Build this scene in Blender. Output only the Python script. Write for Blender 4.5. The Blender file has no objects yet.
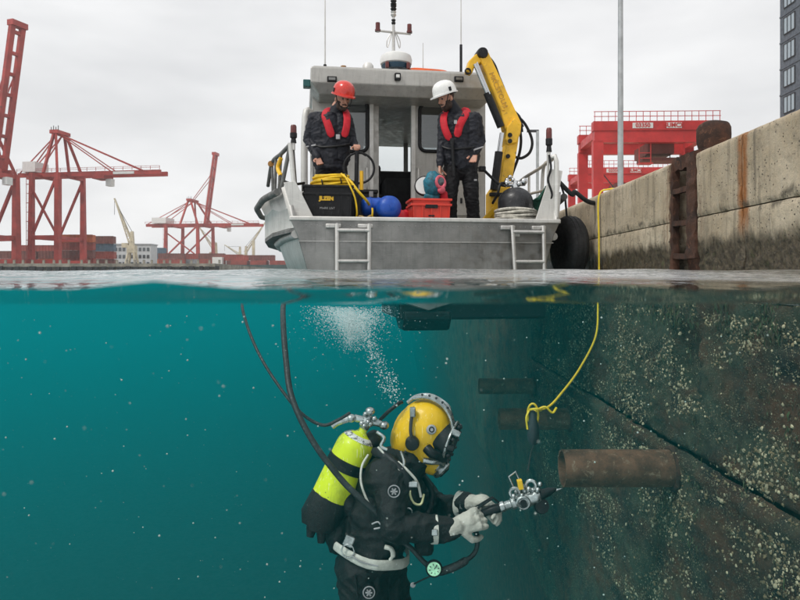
import bpy, bmesh, math, random
from mathutils import Vector, Matrix, Quaternion, noise, kdtree
from math import sin, cos, pi, radians, sqrt, exp, atan2
random.seed(7)
SC = bpy.context.scene
COL = SC.collection

# ------------------------------------------------------------------ camera
FPX, HOR = 700.0, 279.0                       # focal length and horizon row in units of an 800 px wide frame
cam_d = bpy.data.cameras.new('camera'); cam = bpy.data.objects.new('camera', cam_d); COL.objects.link(cam)
cam.location = (0, 0, 0); cam.rotation_euler = (radians(90), 0, 0)
cam_d.sensor_width = 36.0; cam_d.lens = 36.0*FPX/800; cam_d.shift_y = -(300-HOR)/800
cam_d.clip_start = 0.02; cam_d.clip_end = 6000
cam_d.dof.use_dof = True; cam_d.dof.focus_distance = 5.2; cam_d.dof.aperture_fstop = 9.0
SC.camera = cam

# ------------------------------------------------------------------ world: overcast daylight
SUN_EL, SUN_ROT = radians(52), radians(205)
w = bpy.data.worlds.new('World'); SC.world = w; w.use_nodes = True
nt = w.node_tree; nt.nodes.clear()
out = nt.nodes.new('ShaderNodeOutputWorld'); bg = nt.nodes.new('ShaderNodeBackground')
sky = nt.nodes.new('ShaderNodeTexSky'); sky.sky_type = 'NISHITA'; sky.sun_disc = False
sky.sun_elevation = SUN_EL; sky.sun_rotation = SUN_ROT; sky.dust_density = 4; sky.air_density = 1.0
tc = nt.nodes.new('ShaderNodeTexCoord'); mp = nt.nodes.new('ShaderNodeMapping'); mp.inputs['Scale'].default_value = (1.2, 1.2, 4.0)
nz = nt.nodes.new('ShaderNodeTexNoise'); nz.inputs['Scale'].default_value = 1.9; nz.inputs['Detail'].default_value = 5; nz.inputs['Roughness'].default_value = .5
rp = nt.nodes.new('ShaderNodeValToRGB')
rp.color_ramp.elements[0].position = .32; rp.color_ramp.elements[0].color = (6.5, 6.56, 6.68, 1)
rp.color_ramp.elements[1].position = .68; rp.color_ramp.elements[1].color = (9.7, 9.7, 9.7, 1)
mx = nt.nodes.new('ShaderNodeMix'); mx.data_type = 'RGBA'; mx.inputs['Factor'].default_value = .93   # cloud cover over the clear sky
L = nt.links.new
L(tc.outputs['Generated'], mp.inputs['Vector']); L(mp.outputs[0], nz.inputs['Vector']); L(nz.outputs['Fac'], rp.inputs['Fac'])
L(sky.outputs[0], mx.inputs['A']); L(rp.outputs['Color'], mx.inputs['B']); L(mx.outputs['Result'], bg.inputs['Color'])
bg.inputs['Strength'].default_value = 0.087; L(bg.outputs[0], out.inputs['Surface'])

sd = bpy.data.lights.new('sun', 'SUN'); sun = bpy.data.objects.new('sun', sd); COL.objects.link(sun)
sd.energy = 1.5; sd.angle = radians(14); sd.color = (1, .97, .92)
# direction the light travels: from high behind the camera, a little from the left
sdir = Vector((.58, .46, -1.0)).normalized()
sun.rotation_euler = sdir.to_track_quat('-Z', 'Y').to_euler(); sun.location = (0, 0, 30)
sky.sun_elevation = math.asin(-sdir.z); sky.sun_rotation = atan2(-sdir.x, -sdir.y)

SC.view_settings.view_transform = 'Standard'; SC.view_settings.look = 'None'
SC.view_settings.exposure = 0.35; SC.view_settings.gamma = 1.0; SC.view_settings.use_curve_mapping = False
cy = SC.cycles
cy.max_bounces = 8; cy.diffuse_bounces = 3; cy.glossy_bounces = 4; cy.transmission_bounces = 6
cy.volume_bounces = 3; cy.transparent_max_bounces = 16
cy.caustics_reflective = False; cy.caustics_refractive = False
cy.use_denoising = True; cy.sample_clamp_indirect = 4.0

# ------------------------------------------------------------------ helpers
def P(px, py, Y):
    """point seen at (px,py) of an 800x600 frame, Y metres away"""
    return Vector(((px-400)/FPX*Y, Y, (HOR-py)/FPX*Y))

def tag(o, label=None, cat=None, group=None, kind=None):
    if label: o['label'] = label
    if cat: o['category'] = cat
    if group: o['group'] = group
    if kind: o['kind'] = kind
    return o

def thing(name, label, cat, loc=(0,0,0), rz=0.0, group=None, rot=None):
    o = bpy.data.objects.new(name, None); COL.objects.link(o)
    o.empty_display_size = .2
    o.location = loc; o.rotation_euler = rot if rot else (0, 0, rz)
    return tag(o, label, cat, group)

def frame_from(z, up=Vector((0,0,1))):
    z = Vector(z).normalized()
    if abs(z.dot(up)) > .98: up = Vector((0,1,0))
    x = up.cross(z).normalized(); y = z.cross(x)
    return x, y, z

class MB:
    """collects shapes into one mesh"""
    def __init__(s): s.v = []; s.f = []; s.m = []
    def add(s, vs, fs, mi=0):
        n = len(s.v); s.v += [tuple(v) for v in vs]
        s.f += [tuple(i+n for i in f) for f in fs]; s.m += [mi]*len(fs); return s
    def box(s, c, d, rot=None, mi=0, taper=1.0):
        c = Vector(c); hx, hy, hz = d[0]/2, d[1]/2, d[2]/2
        vs = []
        for z in (-1, 1):
            k = taper if z > 0 else 1
            for x, y in ((-1,-1),(1,-1),(1,1),(-1,1)): vs.append(Vector((x*hx*k, y*hy*k, z*hz)))
        if rot is not None: vs = [rot @ v for v in vs]
        return s.add([v+c for v in vs], [(3,2,1,0),(4,5,6,7),(0,1,5,4),(1,2,6,5),(2,3,7,6),(3,0,4,7)], mi)
    def beam(s, a, b, w, h=None, mi=0, up=Vector((0,0,1)), w2=None, h2=None):
        a = Vector(a); b = Vector(b); h = h or w; w2 = w2 or w; h2 = h2 or h
        x, y, z = frame_from(b-a, up)
        vs = [a + x*sx*w/2 + y*sy*h/2 for sx, sy in ((-1,-1),(1,-1),(1,1),(-1,1))] + [b + x*sx*w2/2 + y*sy*h2/2 for sx, sy in ((-1,-1),(1,-1),(1,1),(-1,1))]
        return s.add(vs, [(3,2,1,0),(4,5,6,7),(0,1,5,4),(1,2,6,5),(2,3,7,6),(3,0,4,7)], mi)
    def tube(s, pts, r, n=10, mi=0, closed=False, cap=True):
        pts = [Vector(p) for p in pts]; m = len(pts)
        rs = r if isinstance(r, (list, tuple)) else [r]*m
        t0 = (pts[1]-pts[0]).normalized(); x, y, _ = frame_from(t0)
        vs = []; prev = t0
        for i, p in enumerate(pts):
            if closed: t = (pts[(i+1)%m]-pts[i-1]).normalized()
            elif i == 0: t = t0
            elif i == m-1: t = (pts[-1]-pts[-2]).normalized()
            else:
                t = (pts[i+1]-pts[i]).normalized() + (pts[i]-pts[i-1]).normalized()
                t = t.normalized() if t.length > 1e-6 else prev
            q = prev.rotation_difference(t); x = q @ x; y = q @ y; prev = t
            for k in range(n):
                a = 2*pi*k/n; vs.append(p + (x*cos(a)+y*sin(a))*rs[i])
        fs = []
        for i in range(m if closed else m-1):
            j = (i+1) % m
            for k in range(n):
                k2 = (k+1) % n; fs.append((i*n+k, i*n+k2, j*n+k2, j*n+k))
        if cap and not closed:
            fs.append(tuple(range(n-1, -1, -1))); fs.append(tuple((m-1)*n+k for k in range(n)))
        return s.add(vs, fs, mi)
    def lathe(s, prof, c=(0,0,0), axis=(0,0,1), n=20, mi=0, arc=2*pi, a0=0.0, xdir=None, sx=1.0, sy=1.0):
        """prof: list of (radius, height along axis)"""
        c = Vector(c); x, y, z = frame_from(axis)
        if xdir is not None:
            x = (Vector(xdir) - z*z.dot(Vector(xdir))).normalized(); y = z.cross(x)
        full = abs(arc-2*pi) < 1e-6; cols = n if full else n+1
        vs = []
        for r, h in prof:
            for k in range(cols):
                a = a0 + arc*k/n; vs.append(c + (x*cos(a)*sx + y*sin(a)*sy)*r + z*h)
        fs = []
        for i in range(len(prof)-1):
            for k in range(n):
                k2 = (k+1) % cols
                fs.append((i*cols+k, i*cols+k2, (i+1)*cols+k2, (i+1)*cols+k))
        if full:
            if prof[0][0] > 1e-5: fs.append(tuple(range(cols-1, -1, -1)))
            if prof[-1][0] > 1e-5: fs.append(tuple((len(prof)-1)*cols+k for k in range(cols)))
        return s.add(vs, fs, mi)
    def ball(s, c, r, n=14, m=9, rot=None, mi=0):
        c = Vector(c); r = (r, r, r) if not isinstance(r, (list, tuple)) else r
        vs = []; fs = []
        for i in range(m+1):
            th = pi*i/m
            for k in range(n):
                a = 2*pi*k/n
                v = Vector((r[0]*sin(th)*cos(a), r[1]*sin(th)*sin(a), r[2]*cos(th)))
                vs.append((rot @ v if rot is not None else v) + c)
        for i in range(m):
            for k in range(n):
                k2 = (k+1) % n
                fs.append((i*n+k, (i+1)*n+k, (i+1)*n+k2, i*n+k2))
        return s.add(vs, fs, mi)
    def torus(s, c, R, r, axis=(0,0,1), n=28, m=8, mi=0, sx=1, sy=1):
        c = Vector(c); x, y, z = frame_from(axis)
        return s.tube([c + x*R*sx*cos(2*pi*i/n) + y*R*sy*sin(2*pi*i/n) for i in range(n)], r, m, mi, closed=True)
    def prism(s, poly, a, b, mi=0):
        """poly: list of 3D points of one face; extruded by vector from offset a to b"""
        a = Vector(a); b = Vector(b); n = len(poly); poly = [Vector(p) for p in poly]
        vs = [p+a for p in poly] + [p+b for p in poly]
        fs = [tuple(range(n-1, -1, -1)), tuple(range(n, 2*n))] + [(i, (i+1)%n, n+(i+1)%n, n+i) for i in range(n)]
        return s.add(vs, fs, mi)
    def grid(s, fn, nu, nv, mi=0, flip=False):
        vs = [fn(i/nu, j/nv) for j in range(nv+1) for i in range(nu+1)]
        fs = []
        for j in range(nv):
            for i in range(nu):
                q = (j*(nu+1)+i, j*(nu+1)+i+1, (j+1)*(nu+1)+i+1, (j+1)*(nu+1)+i)
                fs.append(q[::-1] if flip else q)
        return s.add(vs, fs, mi)
    def mesh(s, name, mats, smooth=40, fix=True):
        me = bpy.data.meshes.new(name); me.from_pydata(s.v, [], s.f)
        for m in (mats if isinstance(mats, (list, tuple)) else [mats]): me.materials.append(m)
        if any(s.m): me.polygons.foreach_set('material_index', s.m)
        if fix:
            bm = bmesh.new(); bm.from_mesh(me); bmesh.ops.recalc_face_normals(bm, faces=bm.faces); bm.to_mesh(me); bm.free()
        if smooth:
            me.shade_smooth(); me.set_sharp_from_angle(angle=radians(smooth))
        else: me.shade_flat()
        me.update(); return me
    def build(s, name, mats, parent=None, smooth=40, bevel=0, seg=2, loc=None, rot=None, fix=True):
        o = bpy.data.objects.new(name, s.mesh(name, mats, smooth, fix)); COL.objects.link(o)
        if parent is not None: o.parent = parent
        if loc is not None: o.location = loc
        if rot is not None: o.rotation_euler = rot
        if bevel:
            b = o.modifiers.new('bevel', 'BEVEL'); b.width = bevel; b.segments = seg; b.limit_method = 'ANGLE'; b.angle_limit = radians(35)
            b.harden_normals = False
        return o

def obj(name, me, parent=None, loc=None, rot=None, scale=None):
    o = bpy.data.objects.new(name, me); COL.objects.link(o)
    if parent is not None: o.parent = parent
    if loc is not None: o.location = loc
    if rot is not None: o.rotation_euler = rot
    if scale is not None: o.scale = scale
    return o

def copy_tree(o, parent=None, loc=None, rot=None):
    c = o.copy(); COL.objects.link(c)
    if parent is not None: c.parent = parent
    if loc is not None: c.location = loc
    if rot is not None: c.rotation_euler = rot
    for ch in list(o.children): copy_tree(ch, c)
    return c

def spline(pts, n=8):
    """Catmull-Rom through the points"""
    pts = [Vector(p) for p in pts]; q = [pts[0]*2-pts[1]] + pts + [pts[-1]*2-pts[-2]]; r = []
    for i in range(1, len(q)-2):
        for k in range(n):
            t = k/n; a, b, c, d = q[i-1], q[i], q[i+1], q[i+2]
            r.append(.5*((2*b) + (c-a)*t + (2*a-5*b+4*c-d)*t*t + (3*b-a-3*c+d)*t**3))
    r.append(pts[-1]); return r

def text_mesh(txt, size, mat, depth=.002, bold=0.0):
    cu = bpy.data.curves.new('lettering', 'FONT'); cu.body = txt; cu.size = size; cu.align_x = 'CENTER'; cu.align_y = 'CENTER'
    cu.extrude = depth; cu.offset = bold
    o = bpy.data.objects.new('tmp', cu); COL.objects.link(o)
    dg = bpy.context.evaluated_depsgraph_get(); me = bpy.data.meshes.new_from_object(o.evaluated_get(dg))
    bpy.data.objects.remove(o); me.materials.clear(); me.materials.append(mat); me.name = 'lettering'; return me

def fbm(v, oct=4, H=.5):
    a = 1; t = 0; p = Vector(v)
    for _ in range(oct): t += a*noise.noise(p); p = p*2.03; a *= H
    return t

# ------------------------------------------------------------------ materials
class N:
    """small wrapper to write node trees briefly"""
    def __init__(s, name):
        s.mat = bpy.data.materials.new(name); s.mat.use_nodes = True; s.t = s.mat.node_tree; s.t.nodes.clear()
        s.out = s.t.nodes.new('ShaderNodeOutputMaterial')
    def n(s, typ, ins=None, **props):
        nd = s.t.nodes.new('ShaderNode'+typ)
        for k, v in props.items(): setattr(nd, k, v)
        for k, v in (ins or {}).items(): s.set(nd, k, v)
        return nd
    def set(s, nd, k, v):
        sock = nd.inputs[k]
        if isinstance(v, bpy.types.NodeSocket): s.t.links.new(v, sock)
        elif isinstance(v, bpy.types.Node): s.t.links.new(v.outputs[0], sock)
        else:
            if sock.type == 'RGBA' and len(v) == 3: v = (*v, 1)
            sock.default_value = v
    def noise(s, vec, scale, detail=4, rough=.55, dist=0.0, lo=None, hi=None):
        nd = s.n('TexNoise', {'Vector': vec, 'Scale': scale, 'Detail': detail, 'Roughness': rough, 'Distortion': dist})
        r = nd.outputs['Fac']
        return s.ramp(r, lo, hi) if lo is not None else r
    def ramp(s, fac, lo, hi, a=0.0, b=1.0):
        return s.n('MapRange', {'Value': fac, 'From Min': lo, 'From Max': hi, 'To Min': a, 'To Max': b}, interpolation_type='SMOOTHSTEP', clamp=True).outputs[0]
    def mix(s, fac, a, b, mode='MIX'):
        nd = s.n('Mix', data_type='RGBA', blend_type=mode)
        s.set(nd, 'Factor', fac); s.set(nd, 'A', a); s.set(nd, 'B', b)
        return nd.outputs['Result']
    def math(s, op, a, b=None):
        nd = s.n('Math', operation=op); s.set(nd, 0, a)
        if b is not None: s.set(nd, 1, b)
        return nd.outputs[0]
    def coord(s, which='Object', scale=None):
        o = s.n('TexCoord').outputs[which]
        if scale: o = s.n('Mapping', {'Vector': o, 'Scale': scale}).outputs[0]
        return o
    def pos(s, scale=None):
        o = s.n('NewGeometry').outputs['Position']
        if scale: o = s.n('Mapping', {'Vector': o, 'Scale': scale}).outputs[0]
        return o
    def bsdf(s, col, rough=.6, metal=0.0, bump=None, **kw):
        b = s.n('BsdfPrincipled', {'Base Color': col, 'Roughness': rough, 'Metallic': metal})
        for k, v in kw.items(): s.set(b, k.replace('_', ' '), v)
        if bump is not None: s.set(b, 'Normal', bump)
        s.t.links.new(b.outputs[0], s.out.inputs['Surface']); return s.mat
    def bump(s, h, strength=.5, dist=.01, normal=None):
        nd = s.n('Bump', {'Height': h, 'Strength': strength, 'Distance': dist})
        if normal is not None: s.set(nd, 'Normal', normal)
        return nd.outputs[0]

def M_simple(name, col, rough=.5, metal=0.0, var=.25, scale=6.0, bump=.15, bscale=60., bdist=.003, wear=None, wear_amt=.5, spec=None, coord='Object', coat=0):
    """base colour with soft tonal drift, fine relief and optional wear patches"""
    n = N(name); c = n.coord(coord)
    d = n.noise(c, scale, 5, .6, lo=.3, hi=.7)
    dark = tuple(x*(1-var) for x in col); lite = tuple(min(1, x*(1+var*.6)) for x in col)
    k = n.mix(d, dark, lite)
    if wear:
        wm = n.noise(c, scale*2.3, 8, .7, .4, lo=.62-.12*wear_amt, hi=.70)
        k = n.mix(wm, k, wear)
    r = n.ramp(n.noise(c, scale*3, 4), .3, .7, max(.05, rough-.12), min(1, rough+.12))
    b = n.bump(n.noise(c, bscale, 4, .6), bump, bdist) if bump else None
    kw = {}
    if spec is not None: kw['Specular_IOR_Level'] = spec
    if coat: kw['Coat_Weight'] = coat
    return n.bsdf(k, r, metal, b, **kw)
# ------------------------------------------------------------------ water
LIP = [(-400, 287), (-250, 284), (-120, 288), (0, 288), (60, 289.5), (110, 285), (150, 281), (195, 284.5), (250, 289), (310, 288), (400, 286.5), (450, 290), (505, 287.5), (560, 283), (620, 285), (700, 290.5), (760, 289), (800, 286), (900, 288), (1050, 284), (1200, 288)]
def lip_row(px):
    """ripple line of the near crest"""
    if px <= LIP[0][0]: return LIP[0][1]
    for (a, p), (b, q) in zip(LIP[:-1], LIP[1:]):
        if a <= px <= b:
            t = (px-a)/(b-a); t = t*t*(3-2*t); return p+(q-p)*t
    return LIP[-1][1]
def wave(x, y):
    """height of the water surface above the lens level"""
    # small crest right in front of the lens, its trough behind it, then a low swell under the boat
    px = 400 + FPX*x/0.4
    edge = lip_row(px)
    lip = -(edge-HOR)/FPX*0.4
    tr = -(304.2-HOR)/FPX*0.58 + .0006*sin(x*6+1)
    def ss(a, b, t):
        t = min(1, max(0, (t-a)/(b-a))); return t*t*(3-2*t)
    if y <= .58:
        t = (y-.4)/.18; z = lip + (tr-lip)*(t*t*(3-2*t)*.45 + .55*t)
        z += .0012*sin(x*17+y*23)*sin(pi*t)
    else:
        z = tr + (.075-tr)*ss(.58, 6.8, y)**.8
        z -= .075*ss(16, 60, y)
    k = ss(.9, 3, y)*(1-ss(60, 150, y))
    z += k*(.0055*sin(x*5.1+y*2.3+sin(y*1.7)) + .0045*sin(-x*3.3+y*4.1+1.3*sin(x*1.9)) + .007*sin(y*1.35+x*.8) + .010*noise.noise(Vector((x*1.1, y*.8, 3.1))))
    return z

def make_water():
    ys = [.4]; 
    while ys[-1] < 420: ys.append(ys[-1]+max(.012, ys[-1]*.026))
    xs = []; n = 150
    for i in range(-n, 1):
        t = i/n; xs.append(-math.sinh(-t*6.4)/math.sinh(6.4)*330)
    t = 0.0; X1 = 2.95
    while t < X1-.03: t += .012+.02*t; xs.append(min(t, X1))
    xs[-1] = X1
    nx, ny = len(xs), len(ys); vs = [(x, y, wave(x, y)) for y in ys for x in xs]; fs = []; top = []
    for j in range(ny-1):
        for i in range(nx-1): fs.append((j*nx+i, j*nx+i+1, (j+1)*nx+i+1, (j+1)*nx+i)); top.append(1.0)
    ZB = -15.0; b0 = len(vs)
    # perimeter ring down to the bottom
    ring = [i for i in range(nx)] + [j*nx+nx-1 for j in range(1, ny)] + [(ny-1)*nx+i for i in range(nx-2, -1, -1)] + [j*nx for j in range(ny-2, 0, -1)]
    for r in ring: vs.append((vs[r][0], vs[r][1], ZB))
    m = len(ring)
    for k in range(m):
        k2 = (k+1) % m; fs.append((ring[k2], ring[k], b0+k, b0+k2)); top.append(0.0)
    fs.append(tuple(b0+k for k in range(m-1, -1, -1))); top.append(0.0)
    me = bpy.data.meshes.new('water'); me.from_pydata(vs, [], fs)
    at = me.attributes.new('surface', 'FLOAT', 'FACE'); at.data.foreach_set('value', top)
    me.shade_smooth()
    me.set_sharp_from_angle(angle=radians(50))            # one shading kind for every face, so that rays enter and leave the volume consistently
    n = N('water'); c = n.pos()
    far = n.ramp(n.n('SeparateXYZ', {'Vector': c}).outputs['Y'], .8, 3.0)
    h1 = n.noise(n.pos((1, .55, 1)), 5.0, 3, .5); h2 = n.noise(n.pos((1, .5, 1)), 17.0, 2, .5)
    h = n.math('ADD', n.math('MULTIPLY', h1, .05), n.math('MULTIPLY', h2, .012))
    bmp = n.n('Bump', {'Height': n.math('MULTIPLY', h, far), 'Strength': 1.7, 'Distance': 1.0}).outputs[0]
    # Fresnel from above; from below the surface turns into a mirror at flat angles
    fr = n.n('Fresnel', {'IOR': 1.333, 'Normal': bmp}).outputs[0]
    lw = n.n('LayerWeight', {'Blend': .5}).outputs['Facing']
    below = n.ramp(lw, .64, .92, .03, 1.0)
    back = n.n('NewGeometry').outputs['Backfacing']
    fac = n.n('Mix', {0: back, 2: fr, 3: below}, data_type='FLOAT').outputs[0]
    gl = n.n('BsdfGlossy', {'Color': (1, 1, 1), 'Roughness': n.ramp(far, 0, 1, .03, .30), 'Normal': bmp})
    tr = n.n('BsdfTransparent', {'Color': (1, 1, 1)})
    ms = n.n('MixShader', {0: fac, 1: tr.outputs[0], 2: gl.outputs[0]})
    at = n.n('Attribute', attribute_name='surface').outputs['Fac']
    tr2 = n.n('BsdfTransparent', {'Color': (1, 1, 1)})
    ms2 = n.n('MixShader', {0: at, 1: tr2.outputs[0], 2: ms.outputs[0]})
    n.t.links.new(ms2.outputs[0], n.out.inputs['Surface'])
    vs_ = n.n('VolumeScatter', {'Color': (.006, .80, .84), 'Density': WSC, 'Anisotropy': .2})
    va = n.n('VolumeAbsorption', {'Color': (.20, .785, .81), 'Density': WAB})
    ad = n.n('AddShader', {0: vs_.outputs[0], 1: va.outputs[0]})
    n.t.links.new(ad.outputs[0], n.out.inputs['Volume'])
    n.mat.volume_intersection_method = 'FAST' if hasattr(n.mat, 'volume_intersection_method') else None
    me.materials.append(n.mat)
    o = obj('water', me); o['kind'] = 'structure'
    return o
WSC, WAB = .0092, .046
water = make_water()
bed = MB().grid(lambda u, v: (-330+u*335, -4+v*426, -14.0+.35*noise.noise(Vector((u*60, v*60, 0)))), 60, 60)
bed = bed.build('seabed', M_simple('silt', (.02, .024, .02), .95, scale=1.5, bump=.4, bscale=20, bdist=.02)); bed['kind'] = 'structure'
# ------------------------------------------------------------------ quay on the right
QX, QT = 2.4, 1.04          # face of the quay, height of its coping
def quay_material():
    n = N('weathered_concrete'); p = n.pos(); z = n.n('SeparateXYZ', {'Vector': p}); Z = z.outputs['Z']; Y = z.outputs['Y']
    big = n.noise(p, 1.6, 6, .6, lo=.3, hi=.7)
    c = n.mix(big, (.43, .34, .225), (.64, .535, .39))
    fine = n.noise(p, 22, 5, .7, lo=.32, hi=.68); c = n.mix(n.math('MULTIPLY', fine, .35), c, (.30, .27, .22))
    st = n.noise(n.pos((1, 5.5, .35)), 2.4, 5, .65, lo=.50, hi=.72)                 # vertical water streaks
    c = n.mix(n.math('MULTIPLY', st, .75), c, (.15, .125, .09)); bl = n.noise(p, 4.2, 7, .72, .3, lo=.52, hi=.64); c = n.mix(n.math('MULTIPLY', bl, .55), c, (.235, .195, .14))
    pale = n.noise(n.pos((1, 7, .5)), 2.9, 4, .6, lo=.60, hi=.74); c = n.mix(n.math('MULTIPLY', pale, .5), c, (.62, .59, .52))
    pit = n.n('TexVoronoi', {'Vector': p, 'Scale': 30.0, 'Randomness': 1.0}).outputs['Distance']
    pm = n.math('MULTIPLY', n.ramp(pit, .14, .22, 1, 0), n.noise(p, 5, 3, lo=.42, hi=.54)); c = n.mix(pm, c, (.07, .06, .05))
    # rust running out of the joints
    yo = n.math('ABSOLUTE', n.math('SUBTRACT', n.math('ADD', Y, n.math('MULTIPLY', n.noise(n.pos((1, 1, 2)), 6, 3), .05)), 4.93))
    ru = n.math('MULTIPLY', n.ramp(yo, .03, .10, 1, 0), n.ramp(Z, .18, .5)); ru = n.math('MULTIPLY', ru, n.noise(n.pos((1, 14, 1.2)), 2.2, 4, .6, lo=.22, hi=.50))
    c = n.mix(ru, c, (.30, .11, .025))
    yo2 = n.math('ABSOLUTE', n.math('SUBTRACT', Y, 5.98)); ru2 = n.math('MULTIPLY', n.ramp(yo2, .26, .5, 1, 0), n.noise(n.pos((1, 9, 1)), 2.4, 5, .7, lo=.42, hi=.62))
    c = n.mix(n.math('MULTIPLY', ru2, .7), c, (.16, .075, .035))
    # tide line: wet algae and mud below, its edge ragged
    zz = n.math('ADD', Z, n.math('MULTIPLY', n.math('SUBTRACT', n.noise(n.pos((1, 2.2, 1)), 2.6, 6, .65), .5), .30))
    wet = n.ramp(zz, .25, .36, 1, 0); mud = n.mix(n.noise(p, 30, 6, .75, lo=.35, hi=.65), (.028, .021, .013), (.125, .098, .060))
    c = n.mix(wet, c, mud)
    crack = n.math('MULTIPLY', n.ramp(n.math('ABSOLUTE', n.math('SUBTRACT', zz, .52)), .0, .05, 1, 0), n.noise(n.pos((1, 3, 1)), 3, 4, lo=.45, hi=.60)); c = n.mix(n.math('MULTIPLY', crack, .85), c, (.10, .085, .06))
    gr = n.noise(p, 8, 5, .6, lo=.60, hi=.70); c = n.mix(n.math('MULTIPLY', n.math('MULTIPLY', gr, wet), .5), c, (.10, .12, .04))
    b = n.bump(n.noise(p, 45, 6, .75), .8, .012); b = n.bump(n.math('MULTIPLY', pm, -1.0), .7, .012, b)
    return n.bsdf(c, n.ramp(wet, 0, 1, .85, .42), 0, b)
M_CONC = quay_material()

def rust_wall_material():
    n = N('overgrown_rusted_steel'); q = (1, .5, 1); p = n.pos(q)
    a = n.noise(p, 2.4, 7, .68, lo=.36, hi=.62)
    c = n.mix(a, (.012, .009, .007), (.115, .047, .022))
    c = n.mix(n.noise(p, 1.3, 6, .68, lo=.44, hi=.62), c, (.066, .070, .043))
    c = n.mix(n.noise(n.pos((1, 1, .45)), 3.2, 6, .7, lo=.54, hi=.66), c, (.035, .028, .020))
    wp = n.n('VectorMath', {0: n.pos((1, .7, 1)), 1: n.n('TexNoise', {'Vector': p, 'Scale': 14.0, 'Detail': 4.0}).outputs['Color']}, operation='ADD')
    cov = n.noise(p, 3.4, 6, .7, lo=.38, hi=.58)                              # where the crust of small shells is thick
    hs = None
    for sc, lo in ((38.0, .34), (74.0, .40)):
        v = n.n('TexVoronoi', {'Vector': n.pos((1, .75, 1)), 'Scale': sc, 'Randomness': 1.0}); d = n.ramp(v.outputs['Distance'], .15, lo, 1, 0)
        rim = n.math('SUBTRACT', d, n.math('MULTIPLY', n.ramp(v.outputs['Distance'], .04, .13, 1, 0), .7))
        vc = n.n('SeparateColor', {0: v.outputs['Color']}).outputs[0]
        k = n.math('MULTIPLY', n.math('MULTIPLY', rim, cov), n.ramp(vc, .25, .6))
        tint = n.mix(vc, (.20, .15, .08), (.52, .45, .30)); c = n.mix(k, c, tint)
        hs = k if hs is None else n.math('ADD', hs, k)
    c = n.mix(n.noise(n.pos(), 60, 4, .7, lo=.60, hi=.70), c, (.22, .20, .13))
    b = n.bump(n.noise(p, 24, 8, .75), 1.0, .035); b = n.bump(hs, .9, .03, b)
    return n.bsdf(c, .85, 0, b)
M_RWALL = rust_wall_material()

quay = thing('quay_wall', 'weathered concrete quay wall with dark tide line and barnacled rusty foot', 'quay wall', (QX, 0, 0))
def block(name, y0, y1, z0, z1, depth, mat, step, amp, top_round=0.0, x_off=0.0, lowrough=0.0):
    """one course of the quay: a solid block with an uneven face; local x=0 is the quay face"""
    ny = max(4, int((y1-y0)/step)); nz = max(3, int((z1-z0)/step))
    mb = MB()
    def fn(u, v):
        y = y0+(y1-y0)*u; z = z0+(z1-z0)*v
        d = amp*(fbm((y*3.1, z*3.1, x_off*9), 4, .55)*.6 + .8*abs(fbm((y*11, z*11, 4.2), 3)))
        if lowrough: d += lowrough*max(0, min(1, (.34-z)/.2))*(abs(fbm((y*9, z*9, 8), 4, .6)) + .25)
        e = min(u*(y1-y0), (1-u)*(y1-y0)); ez = min(v*(z1-z0), 1e9 if top_round else (1-v)*(z1-z0))
        k = min(e, ez); d += .009*max(0, 1-k/.03)**1.5*(1+1.6*noise.noise(Vector((y*14, z*14, 1))))
        if top_round:
            t = max(0, z-(z1-top_round))/top_round
            d += top_round*(1-sqrt(max(0, 1-t*t))); 
            z -= top_round*.0*t
        return Vector((x_off+d, y, z))
    mb.grid(fn, ny, nz)
    W = ny+1; n0 = len(mb.v)
    # back edge ring and closing faces
    front = list(range(W)) + [j*W+ny for j in range(1, nz+1)] + [nz*W+i for i in range(ny-1, -1, -1)] + [j*W for j in range(nz-1, 0, -1)]
    vs = [(depth, mb.v[i][1], mb.v[i][2]) for i in front]; m = len(front)
    mb.v += vs
    for k in range(m):
        k2 = (k+1) % m; mb.f.append((front[k], front[k2], n0+k2, n0+k)); mb.m.append(0)
    mb.f.append(tuple(n0+k for k in range(m))); mb.m.append(0)
    return mb.build(name, mat, quay, smooth=60)

LY0, LY1 = 5.69, 6.27      # ladder recess
joints = [0.9, 2.6, 4.93, LY0]
for a, b in zip(joints[:-1], joints[1:]):
    st = .022 if b > 2.7 else .06
    block('upper_course', a+.007, b-.007, .505, QT, .60, M_CONC, st, .006, .05)
    block('lower_course', a+.007, b-.007, -.16, .497, .60, M_CONC, st, .007, 0, .004, .035)
joints = [LY1, 8.9, 12.2, 16, 21, 28, 40, 60, 100, 170]
for a, b in zip(joints[:-1], joints[1:]):
    st = .028 if a < 8 else .05 if a < 15 else .2 if a < 30 else 1.0
    block('upper_course', a+.007, b-.007, .505, QT, .60, M_CONC, st, .006, .05)
    block('lower_course', a+.007, b-.007, -.16, .497, .60, M_CONC, st, .007, 0, .004, .03)
# back of the ladder recess
M_RUST = None
def rust_material(name, a, b, c, rough=.85, bscale=38):
    n = N(name); p = n.coord('Object')
    k = n.mix(n.noise(p, 5, 7, .7, lo=.33, hi=.66), a, b); k = n.mix(n.noise(p, 15, 6, .75, .5, lo=.56, hi=.68), k, c)
    return n.bsdf(k, rough, .15, n.bump(n.noise(p, bscale, 7, .75), .9, .012))
M_RUST = rust_material('flaking_rust', (.028, .016, .012), (.105, .045, .026), (.19, .085, .05))
M_RUSTP = rust_material('pipe_rust', (.085, .045, .027), (.22, .11, .065), (.32, .24, .165), bscale=60)
block('recess_back', LY0-.006, LY1+.006, -.16, QT-.06, .60, M_RUST, .03, .02, 0, .17)
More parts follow.
